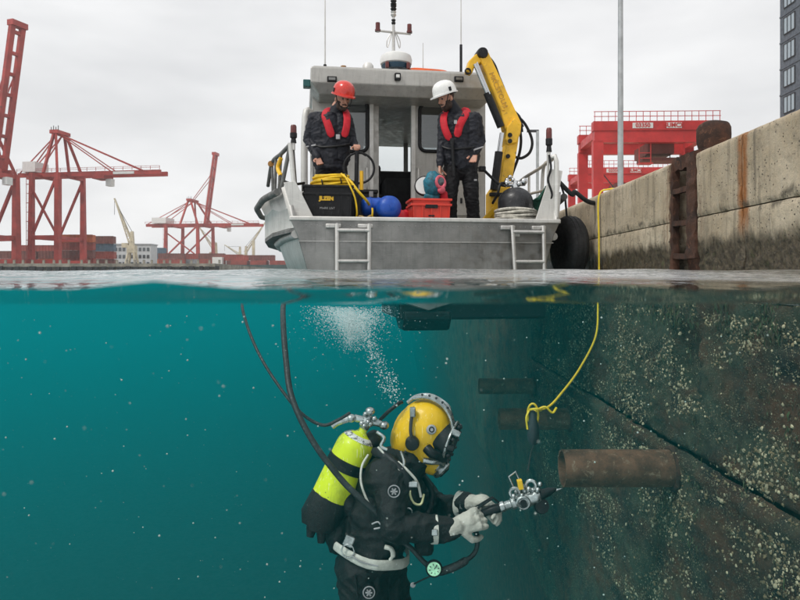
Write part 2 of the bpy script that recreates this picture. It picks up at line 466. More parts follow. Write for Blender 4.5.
# submerged face: upper and lower steel courses with the dark seam between, slot under the ladder
def sub_face(name, y0, y1, z0, z1, step, xo, seam):
    mb = MB(); ny = int((y1-y0)/step); nz = max(3, int((z1-z0)/step))
    def fn(u, v):
        y = y0+(y1-y0)*u; z = z0+(z1-z0)*v
        d = -.025*fbm((y*1.3, z*1.3, 5), 3) - .045*abs(fbm((y*3.4, z*4.8, 1), 4, .6)) - .022*max(0, fbm((y*15, z*15, 2), 3))
        if LY0 < y < LY1 and -.95 < z < -.1: d += .13
        if z > -.25: d -= .02
        e = (z-z0) if seam > 0 else (z1-z)
        d += .035*max(0, 1-e/.035)**2
        if seam < 0: d -= .03*max(0, 1-abs(e-.10)/.09)*(1+1.2*noise.noise(Vector((y*5, z*9, 3))))
        return Vector((xo+d+.05, y, z))
    mb.grid(fn, ny, nz, flip=True); return mb
mb = sub_face('a', 1.2, 13, -1.468, -.17, .035, 0, 1); mb.build('submerged_upper_plate', M_RWALL, quay, smooth=70)
mb = sub_face('b', 1.2, 13, -5.2, -1.482, .045, -.03, -1); mb.build('submerged_lower_plate', M_RWALL, quay, smooth=70)
mb = sub_face('c', 13, 60, -5.2, -.17, .3, 0, 1); mb.build('submerged_far_plate', M_RWALL, quay, smooth=70)
MB().box((.42, 130, -7.5), (.44, 262, 14.6)).build('core', M_RUST, quay)

pv = MB().grid(lambda u, v: (QX+.602+u*300, -6+v*320, QT-.006), 2, 2)
pv = pv.build('quay_pavement', M_CONC); pv['kind'] = 'structure'

# barnacles and mussels on the submerged plates
def shell_mesh(kind, seed):
    r = random.Random(seed); mb = MB()
    if kind == 0:      # barnacle: ribbed cone with an open top
        n = 6; k = [.85+.3*r.random() for _ in range(n)]
        prof = [(1.0, 0), (.62, .75), (.34, .85), (.26, .45)]
        vs = []; fs = []
        for pr, ph in prof:
            for i in range(n): a = 2*pi*i/n; vs.append((-ph, pr*cos(a)*k[i], pr*sin(a)*k[i]))
        for j in range(len(prof)-1):
            for i in range(n): fs.append((j*n+i, j*n+(i+1)%n, (j+1)*n+(i+1)%n, (j+1)*n+i))
        fs.append(tuple((len(prof)-1)*n+i for i in range(n))); mb.add(vs, fs)
    else:              # mussel / oyster: lopsided lump
        mb.ball((-.25, 0, 0), (.55+.3*r.random(), .7+.5*r.random(), 1.1), 6, 4, Matrix.Rotation(r.random()*6, 3, 'X') @ Matrix.Rotation(r.random()*.8, 3, 'Z'))
        mb.v = [tuple(Vector(v)*(1+.25*noise.noise(Vector(v)*2+Vector((seed, 0, 0))))) for v in mb.v]
    return mb
M_SHELL = M_simple('shell', (.19, .145, .08), .8, var=.6, scale=14, bump=.5, bscale=90, wear=(.05, .045, .03), wear_amt=.9, coord='Object')
M_SHELL2 = M_simple('pale_shell', (.44, .375, .245), .75, var=.6, scale=14, bump=.5, bscale=90, wear=(.12, .12, .08), wear_amt=.7)
protos = [shell_mesh(i % 2 if i < 4 else 0, i) for i in range(6)]
rs = random.Random(11)
def face_x(y, z):
    d = -.025*fbm((y*1.3, z*1.3, 5), 3) - .045*abs(fbm((y*3.4, z*4.8, 1), 4, .6)) - .022*max(0, fbm((y*15, z*15, 2), 3))
    return d+.05-(.03 if z < -1.48 else 0)
def dens(y, z):
    k = .26 + 1.15*fbm((y*1.0, z*1.7, 31), 5, .7)
    k += .50*max(0, 1-abs(z+.30)/.24)                       # thick belt under the tide line
    k += .85*max(0, 1-abs(z+1.62)/.15)                      # and along the ledge below the seam
    k = max(.02, k)
    if -1.49 < z < -1.455: k = 0
    if LY0-.05 < y < LY1 and -1.0 < z < -.3: k *= .15
    return k
stuff = [MB(), MB()]; big = []
cnt = 0
for _ in range(330000):
    y = 3.3 + 8.7*rs.random()**1.6; z = -.17 - 3.2*rs.random()**1.1
    if rs.random() > dens(y, z): continue
    sz = .0032 + .0125*rs.random()**3.0
    if sz > .0115 and y < 7.2 and len(big) < 300 and rs.random() < .35: big.append((y, z, sz*1.25)); continue
    if cnt > 44000: break
    cnt += 1
    pr = protos[rs.randrange(6)]; R = Matrix.Rotation(rs.random()*6.28, 3, 'X') @ Matrix.Rotation(rs.uniform(-.35, .35), 3, 'Y'); o = Vector((face_x(y, z)+.004, y, z))
    stuff[0 if rs.random() < .6 else 1].add([R @ (Vector(v)*sz) + o for v in pr.v], pr.f)
for k, s in enumerate(stuff):
    b = s.build('barnacle_crust', [M_SHELL, M_SHELL2][k], quay, smooth=50, fix=False); b['kind'] = 'stuff'
bms = [p.mesh('barnacle', [M_SHELL, M_SHELL2][i % 2], 50) for i, p in enumerate(protos)]
for y, z, sz in big:
    obj('barnacle', bms[rs.randrange(6)], quay, (face_x(y, z)+.004, y, z), (rs.random()*6.28, rs.uniform(-.4, .4), 0), (sz, sz, sz))

# weed hanging from the tide line and in tufts lower down
wd = [MB(), MB()]
for _ in range(5200):
    y = 3.3+7.5*rs.random()**1.5; z = -.14-.22*rs.random() if rs.random() < .6 else -.2-2.8*rs.random()
    if fbm((y*2.2, z*1.2, 77), 4, .6) < (.0 if z > -.4 else .22): continue
    L_ = .02+.07*rs.random()**1.6; w_ = .0025+.004*rs.random(); o = Vector((face_x(y, z), y, z)); pts = []
    dy_ = rs.uniform(-.35, .35); 
    for k in range(4): t = k/3; pts.append(o+Vector((-.012-.03*t*(1-t)*rs.uniform(.4, 1.6), dy_*L_*t+.004*sin(k*2+y*90), -L_*t)))
    vs = []; 
    for k, q_ in enumerate(pts): vs += [q_+Vector((0, -w_*(1-.28*k), 0)), q_+Vector((-.004, w_*(1-.28*k), 0))]
    wd[rs.random() < .4].add(vs, [(2*k, 2*k+1, 2*k+3, 2*k+2) for k in range(3)])
for k, s_ in enumerate(wd):
    b = s_.build('weed_fringe', [M_simple('brown_weed', (.045, .030, .014), .7, var=.5, scale=9, bump=0), M_simple('green_weed', (.045, .062, .022), .7, var=.5, scale=9, bump=0)][k], quay, smooth=60, fix=False); b['kind'] = 'stuff'

# rusty ladder let into the wall
lad = thing('rusted_ladder', 'heavily rusted steel ladder set in a recess of the concrete quay', 'ladder', (QX, (LY0+LY1)/2, 0))
def rough_bar(a, b, w, h, amp=.008, n=26, up=Vector((0,0,1))):
    a = Vector(a); b = Vector(b); x, y, z = frame_from(b-a, up); mb = MB()
    ring = [(-.5,-.5),(0,-.52),(.5,-.5),(.52,0),(.5,.5),(0,.52),(-.5,.5),(-.52,0)]
    def fn(i, k):
        p = a.lerp(b, i/n) + x*ring[k][0]*w + y*ring[k][1]*h
        return p*1.0 + (x*noise.noise(p*16)+y*noise.noise(p*16+Vector((7,0,0))))*amp*1.6
    vs = [fn(i, k) for i in range(n+1) for k in range(8)]
    fs = [(i*8+k, i*8+(k+1)%8, (i+1)*8+(k+1)%8, (i+1)*8+k) for i in range(n) for k in range(8)] + [tuple(range(7,-1,-1)), tuple(n*8+k for k in range(8))]
    return mb.add(vs, fs)
hw = (LY1-LY0)/2
rough_bar((.03, -hw+.085, .17), (.03, -hw+.085, QT+.005), .07, .17, .012, 40).build('stile', M_RUST, lad, 60)
rough_bar((.05, hw-.03, -.1), (.05, hw-.03, QT-.02), .06, .06, .010, 40).build('stile', M_RUST, lad, 60)
for z in (.19, .475, .76):
    rough_bar((.03, -hw+.15, z), (.04, hw-.05, z+.012), .045, .045, .004, 14).build('rung', M_RUST, lad, 60)
rough_bar((.07, -hw+.02, QT-.04), (.07, hw-.02, QT-.03), .09, .11, .012, 20).build('top_plate', M_RUST, lad, 60)

# mooring bollard on the quay edge
bo = thing('mooring_bollard', 'squat rusty mooring bollard with wide rounded head on the quay edge', 'bollard', (2.60, 5.80, QT))
rb = lambda prof: [(r, h) for r, h in prof]
mb = MB().lathe([(.001, .262), (.085, .258), (.118, .242), (.132, .21), (.135, .15), (.132, .09), (.122, .05), (.118, 0)], n=28)
mb.v = [tuple(Vector(v)*(1+.035*noise.noise(Vector(v)*14))) for v in mb.v]; mb.build('head', M_RUST, bo, 60)
MB().lathe([(.16, 0), (.16, .02), (.14, .03), (.001, .03)], n=28).build('base_flange', M_RUST, bo, 40)

# outfall pipes standing out of the wall under water
def outfall(y, z, length, r, label, tilt=0):
    t = thing('outfall_pipe', label, 'pipe', (QX, y, z))
    mb = MB(); n = 40; L = 26
    def fn(rad, u, a): 
        k = rad*(1+.012*noise.noise(Vector((u*9, cos(a)*3, sin(a)*3))))
        return Vector((.12-(length+.12)*u, cos(a)*k, sin(a)*k+tilt*u))
    vs = [fn(r, i/L, 2*pi*k/n) for i in range(L+1) for k in range(n)] + [fn(r*.90, 1, 2*pi*k/n) for k in range(n)] + [fn(r*.90, .25, 2*pi*k/n) for k in range(n)]
    fs = [(i*n+k, i*n+(k+1)%n, (i+1)*n+(k+1)%n, (i+1)*n+k) for i in range(L+2) for k in range(n)] + [tuple((L+2)*n+k for k in range(n))]
    mb.add(vs, fs).build('pipe_barrel', M_RUSTP, t, 50)
    mb = MB().torus((-.0, 0, 0), r*1.06, .028, (1, 0, 0), 36, 8); mb.v = [tuple(Vector(v)*(1+.06*noise.noise(Vector(v)*11))) for v in mb.v]
    mb.build('wall_collar', M_RUST, t, 60)
    return t
outfall(6.18, -1.67, .97, .162, 'open-ended rusty steel pipe jutting from the barnacled wall beside the diver')
outfall(9.9, -1.98, 1.0, .15, 'dim short pipe deeper along the wall behind the hanging weight')
outfall(12.6, -1.93, .98, .14, 'faint farthest pipe along the submerged wall beneath the boat')
# ------------------------------------------------------------------ far port on the left
DK = 4.2
M_RED = M_simple('crane_red', (.40, .045, .035), .6, var=.3, scale=.25, bump=0, wear=(.20, .05, .04), wear_amt=.4)
M_RED2 = M_simple('gantry_red', (.56, .035, .035), .5, var=.2, scale=.6, bump=0, wear=(.35, .05, .05), wear_amt=.3)
M_STEELG = M_simple('galvanised', (.42, .44, .45), .5, .6, var=.2, scale=3, bump=.1)
M_WHITE = M_simple('white_paint', (.75, .75, .73), .5, var=.1, scale=3, bump=0)
M_DARK = M_simple('dark_fitting', (.035, .035, .04), .6, var=.3, bump=0)
M_RUBBER = M_simple('rubber', (.020, .020, .021), .75, var=.4, scale=9, bump=.4, bscale=50)
M_GLASS = N('window_glass').bsdf((.05, .065, .075), .06, 0, None, Specular_IOR_Level=.9)
M_DOCK = M_simple('dock_concrete', (.30, .27, .22), .9, var=.5, scale=.35, bump=.3, bscale=3, bdist=.05)

dk = thing('harbour_dock', 'low grey concrete dock edge lined with fenders under the red cranes', 'dock', (0, 190, 0))
MB().box((-175, 150, DK/2-3), (250, 300, DK+6)).build('dock_body', M_DOCK, dk)
MB().box((-175, -.35, DK-.45), (250, .8, .9)).build('coping', M_DOCK, dk)
rp_ = random.Random(5)
fm = MB().box((0, 0, 0), (1.25, .5, 2.3)).mesh('fender', M_RUBBER, 0)
for i in range(30): obj('fender', fm, dk, (-112+2.15*i+rp_.uniform(-.3, .3), -.95, 2.25), None, (rp_.uniform(.7, 1.25), 1, rp_.uniform(.8, 1.1)))
pm_ = MB().box((0, 0, 0), (.5, .5, 1.0)).mesh('dock_post', M_DOCK, 0)
for i in range(26): obj('dock_post', pm_, dk, (-112+2.5*i+rp_.uniform(-.5, .5), .2, DK+.5))

def sts_crane(label, loc, rz, gauge, depth, hb, apex, front, back, th, raised=None, stays_front=True, name='ship_to_shore_crane'):
    """container crane: x runs along the boom, hb = girder height"""
    t = thing(name, label, 'port crane', loc, rz)
    for y in (0, depth):
        for x in (0, gauge):
            MB().beam((x*1.02-.3*(x == 0), y, 0), (x, y, hb), th*1.15, th*1.0, w2=th*.85, h2=th*.8).build('leg', M_RED, t, 0)
        MB().beam((-th, y, .9), (gauge+th, y, .9), th*.9, 1.6).build('sill_beam', M_RED, t, 0)
        MB().beam((0, y, hb*.30), (gauge, y, hb*.30), th*.7, th*.9).build('portal_beam', M_RED, t, 0)
        MB().beam((0, y, hb*.32), (gauge, y, hb*.97), th*.45).build('cross_brace', M_RED, t, 0)
        if y == 0: MB().beam((gauge, y, hb*.32), (gauge*.05, y, hb*.80), th*.38).build('cross_brace', M_RED, t, 0)
        MB().beam((gauge*.45, y, hb), (gauge*.55, y+(depth/2-y)*.6, hb+apex), th*.5).build('a_frame_leg', M_RED, t, 0)
        MB().beam((gauge*1.0, y, hb), (gauge*.62, y+(depth/2-y)*.6, hb+apex), th*.5).build('a_frame_leg', M_RED, t, 0)
    for x in (0, gauge):
        MB().beam((x, 0, hb*.30), (x, depth, hb*.30), th*.6).build('portal_beam', M_RED, t, 0)
        MB().beam((x, 0, hb*.98), (x, depth, hb*.98), th*.7).build('portal_beam', M_RED, t, 0)
    yb = depth/2
    for s in (-1, 1):
        MB().beam((-back, yb+s*depth*.16, hb), (gauge+front, yb+s*depth*.16, hb), th*.55, th*.95).build('boom_girder', M_RED, t, 0)
    n = int((front+gauge+back)/3.0); mb = MB()
    for i in range(n+1):
        x = -back+(front+gauge+back)*i/n
        mb.beam((x, yb-depth*.22, hb+th*.5), (x, yb-depth*.22, hb+th*.5+1.1), .12)
    for z in (.6, 1.1): mb.beam((-back, yb-depth*.22, hb+th*.5+z), (gauge+front, yb-depth*.22, hb+th*.5+z), .1)
    mb.build('walkway_rail', M_RED, t, 0)
    MB().box((gauge*.58, yb, hb+apex+.3), (2.8, depth*.5, 1.1)).build('apex_platform', M_RED, t, 0)
    mb = MB()
    for i in range(4): mb.beam((gauge*.58-1.2+.8*i, yb-depth*.2, hb+apex+.8), (gauge*.58-1.2+.8*i, yb-depth*.2, hb+apex+1.8+.4*(i % 2)), .16)
    mb.build('apex_sheave', M_DARK, t, 0)
    ends = [(-back*.95, hb+th*.4), (-back*.55, hb+th*.4)]
    if stays_front: ends += [(gauge+front*.48, hb+th*.4), (gauge+front*.80, hb+th*.4)]
    for x, z in ends:
        for s in (-1, 1): MB().beam((gauge*.58, yb+s*depth*.1, hb+apex), (x, yb+s*depth*.16, z), th*.2).build('stay', M_RED, t, 0)
    MB().box((-back*.45, yb, hb+th*.5+1.8), (max(4, back*.55), depth*.5, 3.2)).build('machinery_house', M_WHITE, t, 0)
    tr = MB().box((gauge+front*.35, yb, hb-.9), (4, depth*.4, 1.4)).build('trolley', M_RED, t, 0)
    MB().box((gauge+front*.35+2.5, yb, hb-2.6), (1.8, 2, 2.2)).build('operator_cab', M_WHITE, t, 0)
    MB().box((gauge+front*.62, yb-depth*.165-th*.3, hb), (front*.22, .1, th*.55)).build('sign_board', M_WHITE, t, 0)
    mb = MB(); 
    for i in range(9): mb.box((-.2+.35*(i % 2), -th*.9, 2+i*hb*.1), (1.3, .8, .15))
    mb.beam((-.6, -th*1.2, 1), (-.6, -th*1.2, hb), .12); mb.beam((.6, -th*1.2, 1), (.6, -th*1.2, hb), .12)
    mb.build('stair_tower', M_RED, t, 0)
    if raised:
        L, ang, wd = raised; d = Vector((cos(ang), 0, sin(ang))); o = Vector((gauge*1.02, yb, hb+.5))
        for s in (-1, 1): MB().beam(o+Vector((0, s*wd/2, 0)), o+d*L+Vector((0, s*wd/2, 0)), th*.6, th*.85, up=Vector((0, 1, 0))).build('raised_boom', M_RED, t, 0)
        for k in range(7): MB().beam(o+d*L*(k+.7)/7.0+Vector((0, -wd/2, 0)), o+d*L*(k+.7)/7.0+Vector((0, wd/2, 0)), th*.5).build('boom_tie', M_RED, t, 0)
        MB().box(o+d*(L+.5), (2.2, wd+1.8, 1.6)).build('boom_head', M_RED, t, 0)
        for s in (-1, 1): MB().beam((gauge*.58, yb+s, hb+apex), o+d*L*.72+Vector((0, s*wd/2, 0)), th*.18).build('stay', M_RED, t, 0)
        mb = MB(); 
        for k in range(26):
            a = o+d*(L*.25+k*L*.55/26)+Vector((-1.4, -wd*.3, 0)); mb.beam(a, a+Vector((.0, wd*.5, 0)), .10)
        mb.beam(o+d*L*.25+Vector((-1.4, -wd*.3, 0)), o+d*L*.8+Vector((-1.4, -wd*.3, 0)), .12); mb.beam(o+d*L*.25+Vector((-1.4, wd*.2, 0)), o+d*L*.8+Vector((-1.4, wd*.2, 0)), .12)
        mb.build('access_ladder', M_WHITE, t, 0)
    return t
mpx = lambda px, d: (px-400)/FPX*d
sts_crane('red ship-to-shore crane with its long boom lowered level over the water', (mpx(32, 215), 215, DK), radians(-9), 8.5, 13, 28.4, 13.0, 31.5, 8, 1.45)
sts_crane('tall red ship-to-shore crane with its boom raised almost upright', (mpx(-45, 200), 200, DK), radians(-20), 9.5, 12, 26.5, 12, 3, 8, 1.8, raised=(41.5, radians(80), 3.4), stays_front=False)
sts_crane('distant red crane with one jib raised and one level, beyond the container stacks', (mpx(166, 392), 392, DK), radians(-7), 18.5, 22, 26.5, 14, 33, 15.5, 1.7, raised=(40, radians(82), 4.0))

# containers
M_CT = {'rust red': M_simple('container_red', (.30, .055, .04), .65, var=.3, scale=.5, bump=0, wear=(.16, .05, .04)),
        'brown': M_simple('container_brown', (.17, .055, .045), .65, var=.3, scale=.5, bump=0),
        'grey blue': M_simple('container_blue', (.07, .12, .17), .65, var=.3, scale=.5, bump=0),
        'orange': M_simple('container_orange', (.46, .11, .03), .65, var=.3, scale=.5, bump=0),
        'grey': M_simple('container_grey', (.28, .30, .32), .65, var=.3, scale=.5, bump=0)}
def container_mesh(mat, L=12.2):
    mb = MB(); W, H = 2.44, 2.6; n = 44
    pts = []
    for i in range(n+1):
        x = -L/2+L*i/n; pts.append((x, -W/2+(.09 if (i//2) % 2 else 0)))
    vs = [(x, y, z) for z in (.12, H-.12) for x, y in pts]; fs = [(i, i+1, n+2+i, n+1+i) for i in range(n)]
    mb.add(vs, fs)
    mb.box((0, .1, H/2), (L-.02, W-.25, H-.2))
    for z in (.08, H-.08): mb.box((0, -W/2+.06, z), (L, .14, .16))
    for x in (-L/2+.08, L/2-.08): mb.box((x, -W/2+.06, H/2), (.16, .14, H-.32))
    return mb.mesh('container', mat, 0)
cms = {k: container_mesh(m) for k, m in M_CT.items()}
TIER = ['lowest', 'second', 'third', 'fourth', 'fifth']
def cont(px, d, lvl, col, where, z=None):
    o = obj('shipping_container', cms[col], None, (mpx(px, d)+rp_.uniform(-.15, .15), d, DK+2.62*lvl if z is None else z), (0, 0, radians(rp_.uniform(-2, 2))))
    tag(o, f'{col} container, {TIER[int(lvl)]} tier of stack {where}', 'container', 'containers stacked in the far port')
cols = list(M_CT)
for px, d, seq, where in (
    (76, 232, ('rust red', 'brown', 'rust red', 'orange'), 'just right of the level-boom crane'),
    (97, 240, ('brown', 'rust red', 'grey blue', 'brown'), 'between level-boom crane and office block'),
    (-18, 236, ('brown', 'rust red'), 'at the outer leg of the tall raised-boom crane'),
    (20, 236, ('rust red', 'brown'), 'between the legs of the tall raised-boom crane'),
    (58, 236, ('orange', 'brown'), 'between the legs of the level-boom crane'),
    (153, 330, ('grey blue', 'orange', 'grey blue', 'grey blue'), 'right of the office block'),
    (172, 330, ('orange', 'rust red', 'brown'), 'at the left leg of the distant double-jib crane'),
    (190, 334, ('rust red', 'grey', 'rust red'), 'in the middle of the distant double-jib crane'),
    (140, 345, ('rust red', 'brown', 'orange', 'rust red'), 'behind the office block'),
    (230, 345, ('rust red', 'brown', 'rust red'), 'nearest the end of the dock'),
    (38, 250, ('rust red', 'grey blue', 'rust red'), 'left of the level-boom crane'),
    (212, 330, ('grey', 'rust red', 'brown'), 'at the right leg of the distant double-jib crane')):
    for l, c in enumerate(seq): cont(px, d, l, c, where)

# pale office block behind the stacks
of = thing('port_office', 'pale grey office block with rows of windows behind the container stacks', 'building', (mpx(128, 300), 300, DK))
MB().box((0, 4, 5.2), (19.5, 8, 10.4)).build('wall', M_simple('office_wall', (.52, .54, .56), .8, var=.1, scale=.3, bump=0), of, 0)
MB().box((0, 4, 10.7), (20, 8.6, .5)).build('roof', M_STEELG, of, 0)
wm = MB().box((0, 0, 0), (1.15, .16, 1.5)).mesh('window', M_GLASS, 0)
for f in range(3):
    for i in range(11): obj('window', wm, of, (-8.6+1.72*i, -.03, 2.3+3.1*f))
MB().box((-9.3, 3, 12.2), (2.2, 3, 2.6)).build('stair_head', M_STEELG, of, 0)

# pale harbour cranes
M_CREAM = M_simple('cream_paint', (.58, .52, .38), .6, var=.3, scale=.4, bump=0, wear=(.30, .22, .12), wear_amt=.5)
def luffer(label, px, d, h, jib, ang, rz=0.0):
    t = thing('harbour_crane', label, 'harbour crane', (mpx(px, d), d, DK), rz)
    for sx in (-1, 1):
        for sy in (-1, 1): MB().beam((sx*2.2, sy*2.2, 0), (sx*1.1, sy*1.1, h*.35), .7).build('leg', M_CREAM, t, 0)
    MB().box((0, 0, h*.42), (3.2, 3.0, h*.16)).build('turntable_house', M_CREAM, t, 0)
    MB().beam((0, 0, h*.45), (0, 0, h*.8), 1.8, w2=1.1, h2=1.1).build('tower', M_CREAM, t, 0)
    o = Vector((0, 0, h*.58)); dv = Vector((cos(ang), 0, sin(ang)))
    mb = MB(); 
    for s in (-1, 1):
        mb.beam(o+Vector((0, s*.8, 0)), o+dv*jib+Vector((0, s*.25, 0)), .45)
    q = Vector((-sin(ang), 0, cos(ang)))
    mb.beam(o+q*1.4, o+dv*jib, .4)
    for k in range(9):
        a = o+dv*jib*k/9; mb.beam(a, o+q*1.4*(1-(k+.5)/9)+dv*jib*(k+.5)/9, .22); mb.beam(o+q*1.4*(1-(k+.5)/9)+dv*jib*(k+.5)/9, o+dv*jib*(k+1)/9, .22)
    mb.build('lattice_jib', M_CREAM, t, 0)
    MB().beam((0, 0, h*.8), o+dv*jib*.8, .16).build('luffing_stay', M_DARK, t, 0)
    MB().beam(o+dv*jib, o+dv*jib-Vector((0, 0, jib*.35)), .12).build('hoist_line', M_DARK, t, 0)
    MB().box((-2.6, 0, h*.5), (2.4, 2.4, 1.8)).build('counterweight', M_CREAM, t, 0)
    return t
luffer('cream lattice harbour crane with steep jib in front of the office block', 132, 285, 19, 19, radians(112))
luffer('slender cream harbour crane right behind the distant red crane', 216, 420, 22, 20, radians(125))
luffer('cream deck crane with jib slanting up beside the workboat bow', 246, 430, 20, 26, radians(58))
luffer('small cream harbour crane between the other two far cream cranes', 240, 470, 22, 12, radians(150))

# cargo ship lying beyond the end of the dock
sh = thing('cargo_ship', 'dark green hulled cargo ship with red waterline lying beyond the dock', 'ship', (mpx(262, 330), 330, 0))
M_HULL = M_simple('ship_green', (.035, .075, .075), .6, var=.3, scale=.2, bump=0)
mb = MB(); prof = [(-26, 1.4), (-24, 5), (26, 6), (40, 6), (46, 0)]
lo = [(x, y, 1.5) for x, y in prof] + [(x, -y, 1.5) for x, y in reversed(prof)]
mb.prism([Vector((x, y, 0)) for x, y, _ in lo], (0, 0, 1.2), (0, 0, 6.6)); mb.build('hull', M_HULL, sh, 0)
MB().prism([Vector((x*.99, y*.98, 0)) for x, y, _ in lo], (0, 0, -2), (0, 0, 1.2)).build('boot_topping', M_RED, sh, 0)
MB().box((-20, 0, 8.4), (4.5, 9, 3.6)).build('deckhouse', M_WHITE, sh, 0)
for i in range(4): MB().box((-10+9*i, 0, 7.6), (7.4, 8, 2)).build('hatch_coaming', M_CT['rust red'], sh, 0)
for x in (-4, 14): MB().beam((x, 0, 6.6), (x, 0, 18), 1.2).build('mast_post', M_CREAM, sh, 0)
for k, (px, c) in enumerate(((236, 'rust red'), (262, 'brown'))):
    cont(px, 330, 0, c, 'amidships on the green cargo ship' if k else 'near the deckhouse of the green cargo ship', 8.62)

# ------------------------------------------------------------------ right: gantries, lamp, tower block
def gantry(label, loc, rz, sgn=('03350', 'SUMCX')):
    t = thing('gantry_crane', label, 'gantry crane', loc, rz)
    S, H, D = 14.0, 16.7, 7.5
    for y in (0, D):
        for x in (.45, S-.9): MB().beam((x, y, 0), (x, y, H-2.0), 1.0, .9, w2=1.15).build('leg', M_RED2, t, 0)
        MB().box((S/2, y, H-1.55), (S, .9, 1.35)).build('lower_girder', M_RED2, t, 0)
        MB().box((S/2, y, H-.35), (S+.25, 1.1, 1.05)).build('upper_girder', M_RED2, t, 0)
        mb = MB(); n = 18
        for i in range(n+1): mb.beam((S*i/n, y-.55, H+.15), (S*i/n, y-.55, H+1.25), .06)
        for z in (.7, 1.25): mb.beam((-.1, y-.55, H+z), (S+.1, y-.55, H+z), .07)
        mb.build('walkway_rail', M_RED2, t, 0)
    for x in (.45, S-.9): MB().box((x, D/2, 1.4), (.9, D+1, .9)).build('end_carriage', M_RED2, t, 0); MB().box((x, D/2, H-1.2), (.8, D-1, .9)).build('end_tie', M_RED2, t, 0)
    MB().box((8.0, D/2, H-2.6), (3.0, D*.7, 1.3)).build('trolley', M_CT['brown'], t, 0)
    MB().box((8.0, D*.3, H-3.9), (4.2, 2.4, .35)).build('spreader', M_CT['brown'], t, 0)
    for x in (6.6, 9.4): MB().beam((x, D*.3, H-3.8), (x, D*.3, H-2.2), .09).build('hoist_rope', M_DARK, t, 0)
    mb = MB()
    for x in (5.1, 6.4): mb.beam((x, -.2, H-4.6), (x, -.2, H-2.2), .08)
    for z in (0, .6, 1.2): mb.beam((5.1, -.2, H-4.6+z), (6.4, -.2, H-4.6+z), .08)
    mb.box((5.75, -.2, H-4.65), (1.5, 1.1, .12)); mb.build('service_cage', M_RED2, t, 0)
    MB().box((10.9, -.1, H-4.6), (2.2, 1.2, .18)).build('cab_platform', M_RED2, t, 0)
    MB().beam((10.2, -.1, H-4.6), (10.2, -.1, H-2.1), .1).build('cab_hanger', M_RED2, t, 0)
    mb = MB(); mb.beam((2.2, 0, 9.5), (3.6, 0, 7.5), .1); mb.beam((2.2, 0, 9.5), (1.2, 0, 10.8), .1); mb.build('cable_arm', M_DARK, t, 0)
    for x, s in ((5.4, sgn[0]), (8.9, sgn[1])):
        pl = MB().box((x, -.575, H-.35), (2.3 if x < 6 else 1.7, .03, .62)).build('sign_plate', M_WHITE, t, 0)
        obj('lettering', text_mesh(s, .66, M_RED2, .01, .02), pl, (x, -.61, H-.35), (radians(90), 0, 0))
    return t
gantry('large red gantry crane spanning behind the rusty bollard', (mpx(593.5, 80), 80, QT), radians(-2))
gantry('lower farther red gantry crane seen beneath the larger gantry', (mpx(579, 113), 113, QT), radians(-1.5))

lp = thing('lamp_post', 'tall plain galvanised lamp post standing on the quay before the gantries', 'lamp post', (mpx(620.5, 20), 20, QT))
MB().lathe([(.085, 0), (.08, 3), (.062, 10), (.05, 13)], n=14).build('pole', M_STEELG, lp)
MB().lathe([(.16, 0), (.16, .04), (.1, .06), (.095, .5)], n=14).build('base', M_STEELG, lp)
MB().tube(spline([(0, 0, 12.9), (-.1, 0, 13.3), (-.6, 0, 13.6), (-1.3, 0, 13.7)], 6), .04, 8).build('arm', M_STEELG, lp)
MB().box((-1.6, 0, 13.68), (.8, .3, .14)).build('lantern', M_DARK, lp, 0)
l2 = thing('lamp_post', 'low post with a short square arm between boat rail and crane hoses', 'lamp post', (mpx(537.5, 30), 30, QT))
MB().beam((0, 0, 0), (0, 0, 5.3), .11).build('pole', M_STEELG, l2, 0); MB().beam((.05, 0, 5.3), (-.45, 0, 5.3), .10).build('arm', M_DARK, l2, 0)
cr = thing('parked_car', 'dark car roof just showing above the quay edge under the gantries', 'car', (mpx(634, 40), 40, QT))
mb = MB().prism([Vector((x, 0, z)) for x, z in ((-2.1, .3), (2.1, .3), (2.15, .8), (1.3, .95), (.8, 1.45), (-1.1, 1.45), (-1.9, .95), (-2.15, .8))], (0, -.85, 0), (0, .85, 0)); mb.build('body', M_DARK, cr, 30, .08)
MB().box((-.15, 0, 1.2), (1.7, 1.72, .35)).build('window', M_GLASS, cr, 0, .05)
for x in (-1.3, 1.3):
    for y in (-.8, .8): MB().lathe([(.02, -.1), (.32, -.1), (.34, 0), (.32, .1), (.02, .1)], (x, y, .34), (0, 1, 0), 18).build('wheel', M_RUBBER, cr)

bd = thing('apartment_tower', 'slate grey apartment tower with three-light windows above the quay', 'building', (38, 70, QT))
M_SLATE = N('slate_cladding'); c_ = M_SLATE.pos((1, 1, 1)); bk_ = M_SLATE.noise(c_, 3, 4, lo=.35, hi=.65)
M_SLATE = M_SLATE.bsdf(M_SLATE.mix(bk_, (.085, .10, .125), (.12, .14, .17)), .7)
MB().box((10, -15, 20), (20, 30, 40)).build('wall', M_SLATE, bd, 0)
fr = MB(); 
for dy in (-.95, -.32, .32, .95): fr.box((0, dy, 0), (.10, .07, 1.62))
for dz in (-.81, .81): fr.box((0, 0, dz), (.10, 1.97, .07))
frm = fr.mesh('window', M_DARK, 0); pnm = MB().box((0, 0, 0), (.03, .56, 1.55)).mesh('pane', N('pale_pane').bsdf((.33, .40, .46), .12, 0, None, Specular_IOR_Level=.8), 0)
lin = MB().box((0, 0, 0), (.06, 30, .16)).mesh('storey_band', M_SLATE, 0)
for f in range(13):
    obj('storey_band', lin, bd, (-.03, -15, 2.2+2.6*f+2.05))
    for k in range(4):
        o = obj('window', frm, bd, (-.05, -1.75-3.6*k, 2.2+2.6*f+.9))
        for j in (-1, 0, 1): obj('pane', pnm, o, (.01, j*.635, 0))

